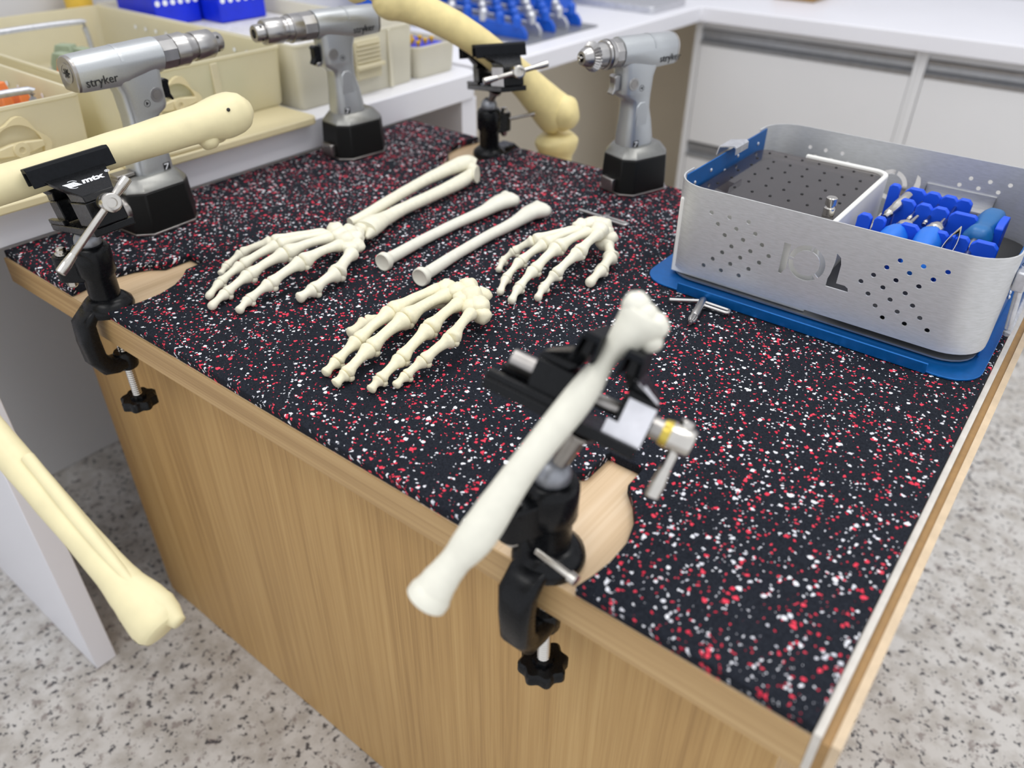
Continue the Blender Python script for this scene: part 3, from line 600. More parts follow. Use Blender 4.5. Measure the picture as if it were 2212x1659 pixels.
for q, e, rr in ((-0.0070, -0.0005, 0.0072), (0.0065, -0.004, 0.0076), (0.0095, -0.011, 0.0066), (-0.001, -0.004, 0.0090)):
    g.ball(k[-1] + s * q + d * e, rr, 16, 10, 0.12, seed=q * 100)
g.build('shaft', M['bone_w'], t, ang=80)
ax = (k[1] - k[0]).normalized()
MB().lathe(k[0] - ax * 0.003, ax, [(0.0015, 0.0003), (0.001, 0.008), (0.0, 0.0105), (0.001, 0.0118), (0.005, 0.0119), (0.009, 0.0105)], 26).build('cupped_head', M['bone_w'], t, ang=50)

def seg(a, b, r, kind):
    a, b = V(a), V(b); L = (b - a).length; d = (b - a) / L; up = (ZV - d * d.z).normalized(); g = MB()
    prof = {'meta': ((-0.04, 0.85), (0.03, 1.2), (0.12, 1.15), (0.28, 0.92), (0.52, 0.86), (0.74, 0.99), (0.88, 1.34), (0.95, 1.42), (1.0, 1.1), (1.02, 0.7)),
            'prox': ((-0.02, 0.9), (0.03, 1.42), (0.10, 1.46), (0.25, 1.06), (0.52, 0.88), (0.74, 0.93), (0.88, 1.18), (0.95, 1.22), (1.0, 1.0), (1.03, 0.7)),
            'mid': ((-0.02, 0.9), (0.04, 1.40), (0.13, 1.40), (0.31, 1.0), (0.55, 0.85), (0.75, 0.91), (0.88, 1.14), (0.95, 1.18), (1.0, 0.95), (1.03, 0.7)),
            'dist': ((-0.03, 0.9), (0.05, 1.32), (0.18, 1.25), (0.38, 0.95), (0.58, 0.86), (0.76, 0.95), (0.92, 1.08), (1.06, 0.95), (1.14, 0.5))}[kind]
    ark = 0.05 if kind in ('meta', 'prox') else 0.035
    g.tube([a + d * (L * k) + up * (L * ark * math.sin(PI * min(max(k, 0), 1))) for k, q in prof], [(r * q, r * q * (0.92 if 0.2 < k < 0.8 else 0.98)) for k, q in prof], 16, sub=3, wob=0.06, seed=a.x * 77)
    if kind in ('meta', 'prox', 'mid'):
        sd = d.cross(up)
        for q in (-1, 1): g.ball(b - d * L * 0.03 - up * r * 0.80 + sd * q * r * 0.55, r * 0.68, 10, 6)
    return g
def hand(t, D, mat, rs=1.0):
    for f, (q, kf) in zip(D['fingers'], ((0, 1.0), (1, 1.04), (2, 0.95), (3, 0.86))):
        k = rs * kf; f = [V(q) for q in f]
        for i in (1, 3, 5):
            m_ = f[i].lerp(f[i + 1], 0.5); dd = (f[i + 1] - f[i]).normalized() * 0.0005; f[i], f[i + 1] = m_ - dd, m_ + dd
        seg(f[0], f[1], 0.0050 * k, 'meta').build('metacarpal', mat, t, ang=80)
        seg(f[2], f[3], 0.0047 * k, 'prox').build('phalanx', mat, t, ang=80)
        seg(f[4], f[5], 0.0041 * k, 'mid').build('phalanx', mat, t, ang=80)
        seg(f[6], f[7], 0.0035 * k, 'dist').build('phalanx', mat, t, ang=80)
    th = [V(q) for q in D['thumb']]
    cn = min((V(c) for c in D['carpals']), key=lambda c: (c - th[0]).length)
    if (cn - th[0]).length < 0.02: th[0] = th[0].lerp(cn, 0.45)
    for i in (1, 3):
        m_ = th[i].lerp(th[i + 1], 0.5); dd = (th[i + 1] - th[i]).normalized() * 0.0005; th[i], th[i + 1] = m_ - dd, m_ + dd
    seg(th[0], th[1], 0.0056 * rs, 'meta').build('metacarpal', mat, t, ang=80)
    seg(th[2], th[3], 0.0051 * rs, 'prox').build('phalanx', mat, t, ang=80)
    seg(th[4], th[5], 0.0046 * rs, 'dist').build('phalanx', mat, t, ang=80)
    for i, c in enumerate(D['carpals']):
        rr = (0.0088, 0.0080, 0.0084, 0.0090, 0.0072, 0.0074, 0.0086, 0.0078, 0.0072)[i]
        MB().ball(c, (rr * 1.28, rr * 1.15, rr * 1.02), 18, 12, 0.22, Matrix.Rotation(i * 1.3, 3, 'Z'), seed=i * 1.7 + c[0] * 10).build('carpal_bone', mat, t, ang=80)
def hand_root(name, label, D):
    c = D['carpals'][3]; return thing(name, label, 'bone model', (c[0], c[1], 0.0), group='skeleton hands on the mat')
t = hand_root('skeleton_hand', 'white skeleton hand with forearm bones attached lying on the mat', HAND_ARM); hand(t, HAND_ARM, BONE, 1.12)
g = MB().tube(ULNA, [(0.0055, 0.005), (0.0062, 0.006), (0.0064, 0.0062), (0.0072, 0.0066), (0.0092, 0.0085), (0.0118, 0.0105), (0.0092, 0.0085)], 20, wob=0.05)
g.ball(V(ULNA[-1]) + V((0.004, -0.010, -0.002)), (0.009, 0.008, 0.009), 16, 10, 0.15); g.build('ulna', BONE, t, ang=80, label='ulna with hooked elbow end')
g = MB().tube(RADIUS, [(0.0135, 0.0100), (0.0140, 0.0105), (0.0095, 0.0080), (0.0076, 0.0070), (0.0078, 0.0070), (0.0095, 0.0080), (0.0080, 0.0076), (0.0108, 0.0100)], 22, wob=0.05, seed=4)
g.tube([V(RADIUS[0]) + V((0.008, 0.002, 0)), V(RADIUS[0]) + V((0.0105, -0.0085, -0.003))], [0.006, 0.002], 12); g.ball(V(RADIUS[0]) + V((-0.004, -0.001, 0)), (0.009, 0.0075, 0.008), 16, 10, 0.15)
g.build('radius', BONE, t, ang=80)
t = hand_root('skeleton_hand', 'cream skeleton hand with knobbly wrist nearest the front edge of the mat', HAND_FRONT); hand(t, HAND_FRONT, M['bone2'], 1.18)
t = hand_root('skeleton_hand', 'small white arched skeleton hand beside the two loose forearm bones', HAND_RIGHT); hand(t, HAND_RIGHT, BONE, 1.06)

# ------------------------------------------------------------------ surgical drills (local: x forward, z up)
def ringD(x, zc, r, k, zb):
    """barrel section: half round top; below it blends from a boxy keel (k = 1) to round (k = 0)"""
    out = []
    for i in range(17):
        a = PI * i / 16; out.append((x, r * math.cos(a), zc + r * math.sin(a)))
    low = [(-1.0, -0.45), (-0.98, -0.72), (-0.80, -1.0), (-0.3, -1.04), (0.3, -1.04), (0.80, -1.0), (0.98, -0.72), (1.0, -0.45)]
    for i, (yy, zz) in enumerate(low):
        a = PI + PI * (i + 1) / 9
        bx, bz = yy * r * 0.97, zz * (zc - zb)
        out.append((x, bx * k + r * math.cos(a) * (1 - k), zc + bz * k + r * math.sin(a) * (1 - k)))
    return out
def drill(label, loc, yaw, side, nose, latch, trig='black', k=1.0, rf=1.0):
    t = thing('surgical_drill', label, 'drill', loc, yaw, 'cordless surgical drills'); t.scale = (k, k, k); OX = -0.010
    Lk = dict(parent=t, local=True)
    octo = lambda hx, hy, c: [(hx, -hy + c), (hx, hy - c), (hx - c, hy), (-hx + c, hy), (-hx, hy - c), (-hx, -hy + c), (-hx + c, -hy), (hx - c, -hy)]
    R3 = lambda hx, hy, c, z: [(x + OX, y, z) for x, y in octo(hx, hy, c)]
    MB().rings([R3(0.038, 0.031, 0.013, 0.0), R3(0.0395, 0.0325, 0.0135, 0.001), R3(0.0395, 0.0325, 0.0135, 0.0035)]).build('base_rim', M['dsteel'], bev=0.0005, **Lk)
    MB().rings([R3(0.0385, 0.0315, 0.013, 0.0036), R3(0.0385, 0.0315, 0.013, 0.012), R3(0.0372, 0.0300, 0.013, 0.046)]).build('battery_pack', M['batt'], bev=0.0012, **Lk)
    MB().rings([R3(0.0372, 0.0300, 0.013, 0.0461), R3(0.0365, 0.0294, 0.0128, 0.0480), R3(0.0285, 0.0215, 0.009, 0.0580), R3(0.027, 0.020, 0.009, 0.0590)]).build('battery_top', M['batt_top'], bev=0.001, **Lk)
    lx = 1 if latch == 'front' else -1
    if latch == 'front':
        MB().box(0.0375 + OX, 0.0455 + OX, -0.011, 0.011, 0.006, 0.021).build('release_latch', M['dsteel'], bev=0.0015, **Lk)
    else:
        MB().lathe((-0.037 + OX, -0.004, 0.028), (-1, 0, 0), [(0, 0.0155), (0.004, 0.0155), (0.0055, 0.0135), (0.0056, 0.0085), (0.012, 0.0085), (0.013, 0.0065)], 24).build('release_latch', M['dsteel'], **Lk)
        MB().box(-0.046, -0.026, -0.008, 0.008, 0.0602, 0.0640).box(-0.0465, -0.040, -0.008, 0.008, 0.0555, 0.0602).build('top_clip', M['dsteel'], bev=0.0008, **Lk)
    # body: keeled barrel + tapering handle
    g = MB(); zc, r = 0.1690, 0.0166
    secs = [(-0.058, r * 0.88, 1, 0.1515), (-0.056, r * 0.92, 1, 0.1508), (-0.024, r * 0.985, 1, 0.1498), (-0.010, r * 1.0, 0.9, 0.149), (0.006, r * 1.02, 0.45, 0.149), (0.018, r * 1.04, 0.15, 0.150), (0.034, r * 1.04, 0, 0.151)]
    g.rings([ringD(x * rf if x < -0.02 else x, zc, rr, kk, zb) for x, rr, kk, zb in secs])
    def hr(xa, xb, hy, z, c=0.35): return [(x, y, z) for x, y in rrect(xa, xb, -hy, hy, min(hy, (xb - xa) / 2) * c * 2 * 0.9, 4)]
    g.rings([hr(-0.0255, 0.0180, 0.0165, 0.0575), hr(-0.0255, 0.0180, 0.0165, 0.067), hr(-0.0215, 0.0165, 0.0148, 0.088), hr(-0.0170, 0.0160, 0.0140, 0.103), hr(-0.0165, 0.0160, 0.0140, 0.110), hr(-0.0165, 0.0185, 0.0140, 0.1145), hr(-0.0165, 0.0275, 0.0140, 0.1195), hr(-0.0170, 0.0295, 0.0142, 0.124), hr(-0.0180, 0.0290, 0.0143, 0.140), hr(-0.0225, 0.0300, 0.0145, 0.152), hr(-0.0260, 0.0310, 0.0140, 0.160)])
    g.build('body', M['silver'], ang=42, **Lk)
    g = MB(); g.rings([ringD(-0.0135 + 0.0, zc, r * 1.012, 1, 0.149)[1:16] + [(-0.0135, 0, zc)], ringD(-0.0105, zc, r * 1.03, 0.9, 0.1485)[1:16] + [(-0.0105, 0, zc)]])
    g.build('shoulder_ridge', M['silver'], **Lk)
    b = MB().rings([ringD(-0.058 * rf - 0.0035, zc, r * 0.83, 1, 0.153), ringD(-0.058 * rf - 0.0025, zc, r * 0.89, 1, 0.1515), ringD(-0.058 * rf - 0.0001, zc, r * 0.89, 1, 0.1512)]).build('rear_cap', M['dsteel'], **Lk)
    MB().lathe((-0.058 * rf - 0.0036, 0, zc - 0.001), (-1, 0, 0), [(0, 0.0095), (0.0004, 0.0095), (0.0004, 0.0075), (-0.0006, 0.0072)], 24).build('cap_screw', M['steel'], b, local=True)
    g = MB(); 
    for a in range(3):
        ca, sa = math.cos(a * PI / 3), math.sin(a * PI / 3)
        g.prism([(-0.0045, -0.0008), (0.0045, -0.0008), (0.0045, 0.0008), (-0.0045, 0.0008)], 0.058 * rf + 0.0042, 0.058 * rf + 0.0044, frame((0, 0, zc - 0.001), (0, ca, sa), (0, -sa, ca), (-1, 0, 0)))
    g.build('screw_slot', M['ink'], b, local=True, smooth=False)
    g = MB()
    for x0 in (0,):
        g.prism([(0.0296, 0.127), (0.036, 0.1265), (0.0395, 0.1225), (0.0415, 0.124), (0.0385, 0.130), (0.0385, 0.140), (0.040, 0.1435), (0.0365, 0.1455), (0.0296, 0.1445)], -0.0055, 0.0055, frame((0, 0, 0), (1, 0, 0), (0, 0, 1), (0, -1, 0)))
    if trig == 'two':
        g.build('trigger', M['black'], bev=0.0012, **Lk)
        MB().box(0.0296, 0.0365, -0.005, 0.005, 0.1205, 0.1262).build('trigger', M['steel'], bev=0.0012, **Lk)
    else:
        g.build('trigger', M['black' if trig == 'black' else 'steel'], bev=0.0012, **Lk)
    # side selector, arrow mark, grip recess line, square sticker
    n = V((0, side, 0)); sx = V((side * -1, 0, 0))
    MB().lathe((0.0165, side * 0.0141, 0.1345), n, [(0, 0.0075), (0.0006, 0.0072), (0.0006, 0.0052), (0.0002, 0.0050)], 24).build('selector', M['steel'], **Lk)
    MB().lathe((0.0165, side * 0.0143, 0.1345), n, [(0, 0.0046), (0.0004, 0.0044)], 20).build('selector_button', M['dsteel'], **Lk)
    fr = frame((0.0035, side * 0.0143, 0.1285), sx, (0, 0, 1), n)
    g = MB(fr)
    ro, ri = 0.0036, 0.0032
    for i in range(24):
        a0, a1 = 2 * PI * i / 24, 2 * PI * (i + 1) / 24
        g.prism([(ro * math.cos(a0), ro * math.sin(a0)), (ro * math.cos(a1), ro * math.sin(a1)), (ri * math.cos(a1), ri * math.sin(a1)), (ri * math.cos(a0), ri * math.sin(a0))], 0, 0.0002)
    dx = 1 if side < 0 else -1
    g.prism([(-0.0012 * dx, -0.0019), (0.0020 * dx, 0), (-0.0012 * dx, 0.0019)][::dx], 0, 0.0002); g.build('arrow_mark', M['ink'], smooth=False, **Lk)
    st = MB(frame((0.0065, side * 0.01655, 0.0625), sx, (0, 0, 1), n)).prism([(-0.004, -0.0042), (0.004, -0.0042), (0.004, 0.0042), (-0.004, 0.0042)], 0, 0.0002).build('sticker', M['ink'], smooth=False, label='black square sticker with white diagonal mark', **Lk)
    MB(frame((0.0065, side * 0.01675, 0.0625), sx, (0, 0, 1), n)).prism([(-0.0026, -0.003), (-0.0012, -0.003), (0.0026, 0.0022), (0.0026, 0.0032), (-0.0028, 0.0032), (-0.0028, 0.0022), (0.0012, 0.0022)], 0, 0.0001).build('sticker_mark', M['white_ink'], st, local=True, smooth=False)
    MB(frame((0.0, side * 0.0143, 0.095), sx, (0, 0, 1), n)).prism([(-0.0095, -0.018), (0.0095, -0.018), (0.0085, 0.012), (0.004, 0.017), (-0.004, 0.017), (-0.0085, 0.012)], -0.003, 0.0008).build('grip_panel', M['silver'], bev=0.0012, **Lk)
    xw = -0.0545 if side < 0 else -0.016 - (1 - rf) * 0.02
    text_part('stryker', 0.0115, frame((xw, side * 0.01610, 0.1555), sx, (0, 0, 1), n), M['ink'], t, 'lettering', local=True)
    # nose
    if nose == 'reamer' or nose == 'wire':
        MB().lathe((0.0341, 0, zc), (1, 0, 0), [(0, 0.01523), (0.001, 0.01670), (0.017, 0.01670), (0.018, 0.01609)], 10).build('hex_collar', M['steel'], ang=20, **Lk)
        MB().lathe((0.0522, 0, zc), (1, 0, 0), [(0, 0.01609), (0.0005, 0.01636), (0.012, 0.01618), (0.0135, 0.01670), (0.015, 0.01670), (0.0152, 0.01531)], 36).build('middle_collar', M['steel'], **Lk)
        MB().lathe((0.0675, 0, zc), (1, 0, 0), [(0, 0.01514), (0.006, 0.01444), (0.0062, 0.01349), (0.011, 0.01322)], 36).build('thin_collar', M['steel'], **Lk)
        MB().lathe((0.0786, 0, zc), (1, 0, 0), [(0, 0.01218), (0.0002, 0.01444), (0.001, 0.01479), (0.0225, 0.01462), (0.0240, 0.01349), (0.0242, 0.01088)], 36).build('chuck_sleeve', M['steel'], **Lk)
        MB().lathe((0.1029, 0, zc), (1, 0, 0), [(0, 0.01027), (0.010, 0.01009), (0.0115, 0.00914), (0.0115, 0.00522), (0.004, 0.00478)], 30).build('chuck_tip', M['steel'], **Lk)
        g = MB()
        for a in range(4):
            q = V((0, math.cos(a * PI / 2 + 0.9), math.sin(a * PI / 2 + 0.9))); g.cyl(V((0.1075, 0, zc)) + q * 0.0100, V((0.1075, 0, zc)) + q * 0.0105, 0.0018, None, 10)
        g.build('tip_hole', M['ink'], **Lk)
    else:
        MB().lathe((0.0341, 0, zc), (1, 0, 0), [(0, 0.01566), (0.001, 0.01636), (0.010, 0.01636), (0.011, 0.01583)], 10).build('hex_collar', M['steel'], ang=20, **Lk)
        MB().lathe((0.0452, 0, zc), (1, 0, 0), [(0, 0.01609), (0.004, 0.01670), (0.006, 0.01670), (0.0062, 0.01523), (0.0075, 0.01523), (0.0077, 0.01636), (0.010, 0.01583), (0.0105, 0.01436)], 36).build('middle_collar', M['steel'], **Lk)
        MB().lathe((0.0558, 0, zc), (1, 0, 0), [(0, 0.01392), (0.012, 0.01392), (0.0125, 0.01305)], 36).build('chuck_sleeve', M['steel'], **Lk)
        g = MB(); rs = []
        for x, f in ((0.0684, 0.86), (0.0690, 1.0), (0.0725, 1.0), (0.0762, 0.80)):
            rs.append([(x, (0.0152 * f + (0.0013 if (i % 2) else -0.0008) * f) * math.cos(2 * PI * i / 56), zc + (0.0152 * f + (0.0013 if (i % 2) else -0.0008) * f) * math.sin(2 * PI * i / 56)) for i in range(56)])
        g.rings(rs).build('toothed_ring', M['steel'], ang=12, **Lk)
        MB().lathe((0.0763, 0, zc), (1, 0, 0), [(0, 0.01114), (0.006, 0.01027), (0.0105, 0.00740), (0.0108, 0.00452), (0.004, 0.00418)], 30).build('chuck_tip', M['steel'], **Lk)
        for a in range(3):
            q = V((0, math.cos(a * 2.094 + 0.4), math.sin(a * 2.094 + 0.4))); MB().rod(V((0.079, 0, zc)) + q * 0.0030, V((0.0905, 0, zc)) + q * 0.0020, 0.0017, 8).build('chuck_jaw', M['chrome'], **Lk)
    return t
drill('silver cordless surgical drill at the left, behind the femur held in the vise', (0.0608, 0.1554, 0.0002), math.radians(93.3), -1, 'reamer', 'rear', 'black', 1.026)
drill('silver cordless surgical drill standing beside the bench, third bin behind it', (0.0495, 0.4477, 0.0002), math.radians(-97.3), 1, 'wire', 'front', 'two', 1.007)
drill('silver cordless surgical drill with a toothed key chuck near the steel case', (0.4225, 0.579, 0.0002), math.radians(-108.4), 1, 'key', 'front', 'steel', 0.98, 0.84)

# ------------------------------------------------------------------ chuck keys
def key(label, a, b, h0, h1, l0, l1, z=0.0042):
    a, b, h0, h1, l0, l1 = [V((p[0], p[1], z)) for p in (a, b, h0, h1, l0, l1)]
    t = thing('chuck_key', label, 'chuck key', ((a.x + b.x) / 2, (a.y + b.y) / 2, 0))
    d = (b - a); L = d.length; d.normalize()
    MB().lathe(a, d, [(0, 0.0015), (0.006, 0.0038), (L * 0.72, 0.0040), (L * 0.76, 0.0032)], 18).build('shaft', M['steel'], t)
    g = MB(); e = ZV.cross(d); rs = []; o = a + d * (L * 0.765)
    for k, f in ((0, 0.75), (0.001, 1.0), (L * 0.14, 0.95), (L * 0.2, 0.62)):
        rs.append([o + d * k + (e * math.cos(2 * PI * i / 20) + ZV * math.sin(2 * PI * i / 20)) * (0.0040 * f * (1.0 if i % 2 else 0.78)) for i in range(20)])
    g.rings(rs).cyl(o + d * L * 0.2, o + d * L * 0.27, 0.0016, None, 10).build('toothed_end', M['steel'], t, ang=15)
    MB().rod(h0, h1, 0.0021, 12).build('handle_rod', M['steel'], t)
    dd = (l1 - l0); LL = dd.length; dd.normalize(); s = ZV.cross(dd)
    arc = [l0 + s * 0.003, l0 + s * 0.003 + dd * LL * 0.5] + [l0 + dd * (LL - 0.003) + s * (0.003 * math.cos(q * PI / 6)) + dd * (0.003 * math.sin(q * PI / 6)) for q in range(7)] + [l0 - s * 0.003 + dd * LL * 0.5, l0 - s * 0.003]
    MB().tube(arc, [0.0019] * len(arc), 10, sub=3).build('handle_loop', M['steel'], t)
key('steel chuck key lying in front of the steel case', (0.6371, 0.3659), (0.6484, 0.3154), (0.6122, 0.3412), (0.6360, 0.3573), (0.6420, 0.3550), (0.6676, 0.3548))
key('steel chuck key lying behind the small arched skeleton hand', (0.4554, 0.4847), (0.4617, 0.4548), (0.4216, 0.4717), (0.4560, 0.4710), (0.4605, 0.4711), (0.4888, 0.4700))

# ------------------------------------------------------------------ sterilising case
X0, X1, Y0, Y1, RC = 0.576, 0.869, 0.388, 0.640, 0.034
ZB, ZT = 0.0125, 0.100
S = thing('instrument_case', 'perforated brushed steel instrument case on a blue base', 'case', (0.7225, 0.514, 0.0))
def shell_path(part, th):
    def arc(cx, cy, r, a0, a1, n=10): return [(cx + r * math.cos(math.radians(a0 + (a1 - a0) * i / n)), cy + r * math.sin(math.radians(a0 + (a1 - a0) * i / n))) for i in range(n + 1)]
    def pathr(r, e):
        if part == 'front': return [(X0 + e, Y0 + RC + 0.012)] + arc(X0 + RC, Y0 + RC, RC - e, 180, 270) + arc(X1 - RC, Y0 + RC, RC - e, 270, 360) + [(X1 - e, Y0 + RC + 0.012)]
        return [(X1 - e, Y1 - RC - 0.012)] + arc(X1 - RC, Y1 - RC, RC - e, 0, 90) + arc(X0 + RC, Y1 - RC, RC - e, 90, 180) + [(X0 + e, Y1 - RC - 0.012)]
    return [[(o_[0], o_[1], ZB), (o_[0], o_[1], ZT), (i_[0], i_[1], ZT), (i_[0], i_[1], ZB)] for o_, i_ in zip(pathr(RC, 0), pathr(RC, th))]
LOX, LOZ = 0.7165, 0.0565
def letters(cb, y0, y1):
    fr = frame((0, 0, 0), (1, 0, 0), (0, 0, 1), (0, -1, 0))
    P = lambda poly: cb.prism(poly, -y1, -y0, fr)
    P([(0.6935, 0.0405), (0.6962, 0.0400), (0.6998, 0.0470), (0.6998, 0.0700), (0.6935, 0.0700)])
    def ring(a0, a1, ro, ri):
        n = 10; aa = [math.radians(a0 + (a1 - a0) * i / n) for i in range(n + 1)]
        P([(LOX + ro * math.cos(a), LOZ + ro * math.sin(a)) for a in aa] + [(LOX + ri * math.cos(a), LOZ + ri * math.sin(a)) for a in aa[::-1]])
    ring(-40, 76, 0.0166, 0.0118); ring(84, 172, 0.0166, 0.0118); ring(182, 310, 0.0166, 0.0118)
    P([(0.7372, 0.0480), (0.7372, 0.0408), (0.7570, 0.0408), (0.7560, 0.0445), (0.7530, 0.0462), (0.7455, 0.0462), (0.7455, 0.0640), (0.7440, 0.0700), (0.7400, 0.0730), (0.7400, 0.0640), (0.7385, 0.0530)])
fs = MB().rings(shell_path('front', 0.0014)).build('front_wall', M['alu'], S)
cb = MB()
for x, z in HOLES: cb.cyl((x, Y0 - 0.01, z), (x, Y0 + 0.01, z), 0.00215, None, 14)
letters(cb, Y0 - 0.01, Y0 + 0.01)
inv = ROOT[S.name].inverted(); cb.v = [inv @ v for v in cb.v]; cut(fs, cb); fin(fs, M['alu'])
bs = MB().rings(shell_path('back', 0.0014)).build('back_wall', M['alu'], S)
cb = MB()
for x, z in HOLES:
    if z > 0.03: cb.cyl((x + 0.0005, Y1 - 0.01, z - 0.0008), (x + 0.0005, Y1 + 0.01, z - 0.0008), 0.00215, None, 14)
letters(cb, Y1 - 0.01, Y1 + 0.01)
cb.v = [inv @ v for v in cb.v]; cut(bs, cb); fin(bs, M['alu'])
for sx, xx in ((-1, X0), (1, X1)):
    a, b = (xx - 0.0008, xx + 0.0008)
    if sx < 0: a, b = xx + 0.0015, xx + 0.0029
    else: a, b = xx - 0.0029, xx - 0.0015
    sp = MB().box(a, b, Y0 + RC - 0.004, Y1 - RC + 0.004, 0.004, ZT - 0.002).build('blue_side_wall', M['blue_an'], S, bev=0.0004)
    for (yy, zz) in ((0.435, 0.085), (0.452, 0.072), (0.470, 0.088), (0.505, 0.078), (0.535, 0.086), (0.560, 0.072), (0.588, 0.086), (0.470, 0.060), (0.560, 0.05)):
        MB().ball((b + 0.0002 if sx < 0 else a - 0.0002, yy, zz), (0.0012, 0.0021, 0.0021), 10, 6).build('rivet', M['castal'], sp)
        if sx > 0: MB().ball((X1 + 0.0002, yy, zz - 0.02), (0.0014, 0.0021, 0.0021), 10, 6).build('rivet', M['castal'], sp)
# top clips
g = MB().prism([(X0 - 0.0085, 0.0930), (X0 - 0.0075, 0.0930), (X0 - 0.0055, 0.1015), (X0 + 0.010, 0.1045), (X0 + 0.012, 0.103), (X0 + 0.0122, 0.097), (X0 + 0.0132, 0.097), (X0 + 0.0130, 0.1040), (X0 + 0.0105, 0.1058), (X0 - 0.0065, 0.1025)][::-1], -0.533, -0.503, frame((0, 0, 0), (1, 0, 0), (0, 0, 1), (0, -1, 0))).build('lid_clip', M['castal'], S)
g = MB().prism([(X1 + 0.0085, 0.0900), (X1 + 0.0075, 0.0900), (X1 + 0.0055, 0.1015), (X1 - 0.010, 0.1045), (X1 - 0.012, 0.103), (X1 - 0.0122, 0.097), (X1 - 0.0132, 0.097), (X1 - 0.0130, 0.1040), (X1 - 0.0105, 0.1058), (X1 + 0.0065, 0.1025)], -0.540, -0.503, frame((0, 0, 0), (1, 0, 0), (0, 0, 1), (0, -1, 0))).build('lid_clip', M['castal'], S)
# carrying handle on the right side: two brackets and a bail
hd = MB().tube([(X1 + 0.006, 0.430, 0.070), (X1 + 0.0075, 0.430, 0.055), (X1 + 0.010, 0.432, 0.030), (X1 + 0.0105, 0.440, 0.024), (X1 + 0.0105, 0.515, 0.024), (X1 + 0.0105, 0.523, 0.030), (X1 + 0.0075, 0.525, 0.055), (X1 + 0.006, 0.525, 0.070)], [0.0030] * 8, 12, sub=4).build('bail_handle', M['castal'], S)
for yy in (0.430, 0.525): MB().box(X1 + 0.0005, X1 + 0.010, yy - 0.008, yy + 0.008, 0.066, 0.083).build('handle_bracket', M['castal'], S, bev=0.0015)
# base pan with a bent front lip
MB().prism(rrect(X0 - 0.012, X1 + 0.007, Y0 - 0.019, Y1 + 0.012, 0.028), 0.0004, 0.0022).build('base_plate', M['blue_an'], S, bev=0.0004)
for y0, y1, nm in ((Y0 - 0.0215, Y0 - 0.0195, 'base_lip'), (Y1 + 0.0125, Y1 + 0.0145, 'base_lip')):
    MB().box(0.607, 0.838, y0, y1, 0.0006, 0.0105).build(nm, M['blue_an'], S, bev=0.0006)
MB().prism(rrect(X0 + 0.004, X1 - 0.004, Y0 + 0.004, Y1 - 0.004, 0.028), 0.0035, 0.0050).build('inner_floor', M['grey'], S)
for (x, y) in ((0.60, 0.41), (0.845, 0.41), (0.60, 0.618), (0.845, 0.618)): MB().cyl((x, y, 0.0023), (x, y, 0.0034), 0.008, None, 16).build('foot', M['rubber'], S)
# left compartment: white framed box with a smoky perforated lid
fx1, fy1 = 0.7225, 0.600
outer = [(0.584, Y0 + 0.008), (fx1, Y0 + 0.008)] + [(fx1 - 0.016 + 0.016 * math.cos(a * PI / 12), fy1 - 0.016 + 0.016 * math.sin(a * PI / 12)) for a in range(7)] + [(0.632, fy1)]
inner = [(0.632, fy1 - 0.005)] + [(fx1 - 0.016 + 0.011 * math.cos(a * PI / 12), fy1 - 0.016 + 0.011 * math.sin(a * PI / 12)) for a in range(6, -1, -1)] + [(fx1 - 0.005, Y0 + 0.013), (0.584, Y0 + 0.013)]
MB().prism(outer + inner, 0.0055, 0.083).build('white_divider', M['whitep'], S, bev=0.0015)
MB().prism(rrect(0.5815, fx1 - 0.0058, Y0 + 0.0138, fy1 + 0.012 - 0.0175, 0.014), 0.0780, 0.0800).build('smoky_lid', M['smoke'], S)
g = MB()
for i in range(7):
    for k in range(8):
        x, y = 0.592 + i * 0.0185 + (k % 2) * 0.004, 0.412 + k * 0.0245
        g.lathe((x, y, 0.0801), (0, 0, 1), [(0, 0.0016), (0.0006, 0.0014), (0.0006, 0.0007), (0.0001, 0.0006)], 8)
o = g.build('lid_vent', M['ink'], S, label='grid of small dark vent holes in the lid'); o['kind'] = 'stuff'
MB().prism(rrect(0.586, fx1 - 0.0065, Y0 + 0.0145, 0.593, 0.012), 0.048, 0.0495).build('screw_tray', M['dsteel'], S)
for (x, y, c) in ((0.650, 0.485, 'orange'), (0.676, 0.487, 'orange'), (0.640, 0.53, 'castal'), (0.662, 0.545, 'castal'), (0.690, 0.53, 'castal'), (0.63, 0.45, 'castal')):
    MB().rod((x - 0.006, y, 0.053), (x + 0.006, y + 0.004, 0.053), 0.0032, 10).build('screw_holder', M[c], S)
MB().lathe((0.7085, 0.449, 0.0802), (0, 0, 1), [(0, 0.0052), (0.007, 0.0050), (0.0085, 0.0036), (0.0100, 0.0036), (0.0102, 0.0050), (0.0165, 0.0050), (0.0172, 0.0042)], 20).build('lid_knob', M['chrome'], S)
MB().prism([(0.6365, 0.067), (0.6385, 0.067), (0.6385, 0.052), (0.6250, 0.052), (0.6250, 0.050), (0.6375, 0.050)], 0.752, 0.819, frame((0, 0, 0), (0, 1, 0), (0, 0, 1), (1, 0, 0))).build('back_bracket', M['alu'], S)
MB().prism(rrect(fx1 + 0.003, X1 - 0.005, Y0 + 0.006, Y1 - 0.008, 0.030), 0.030, 0.0312).build('tool_tray', M['dark'], S)
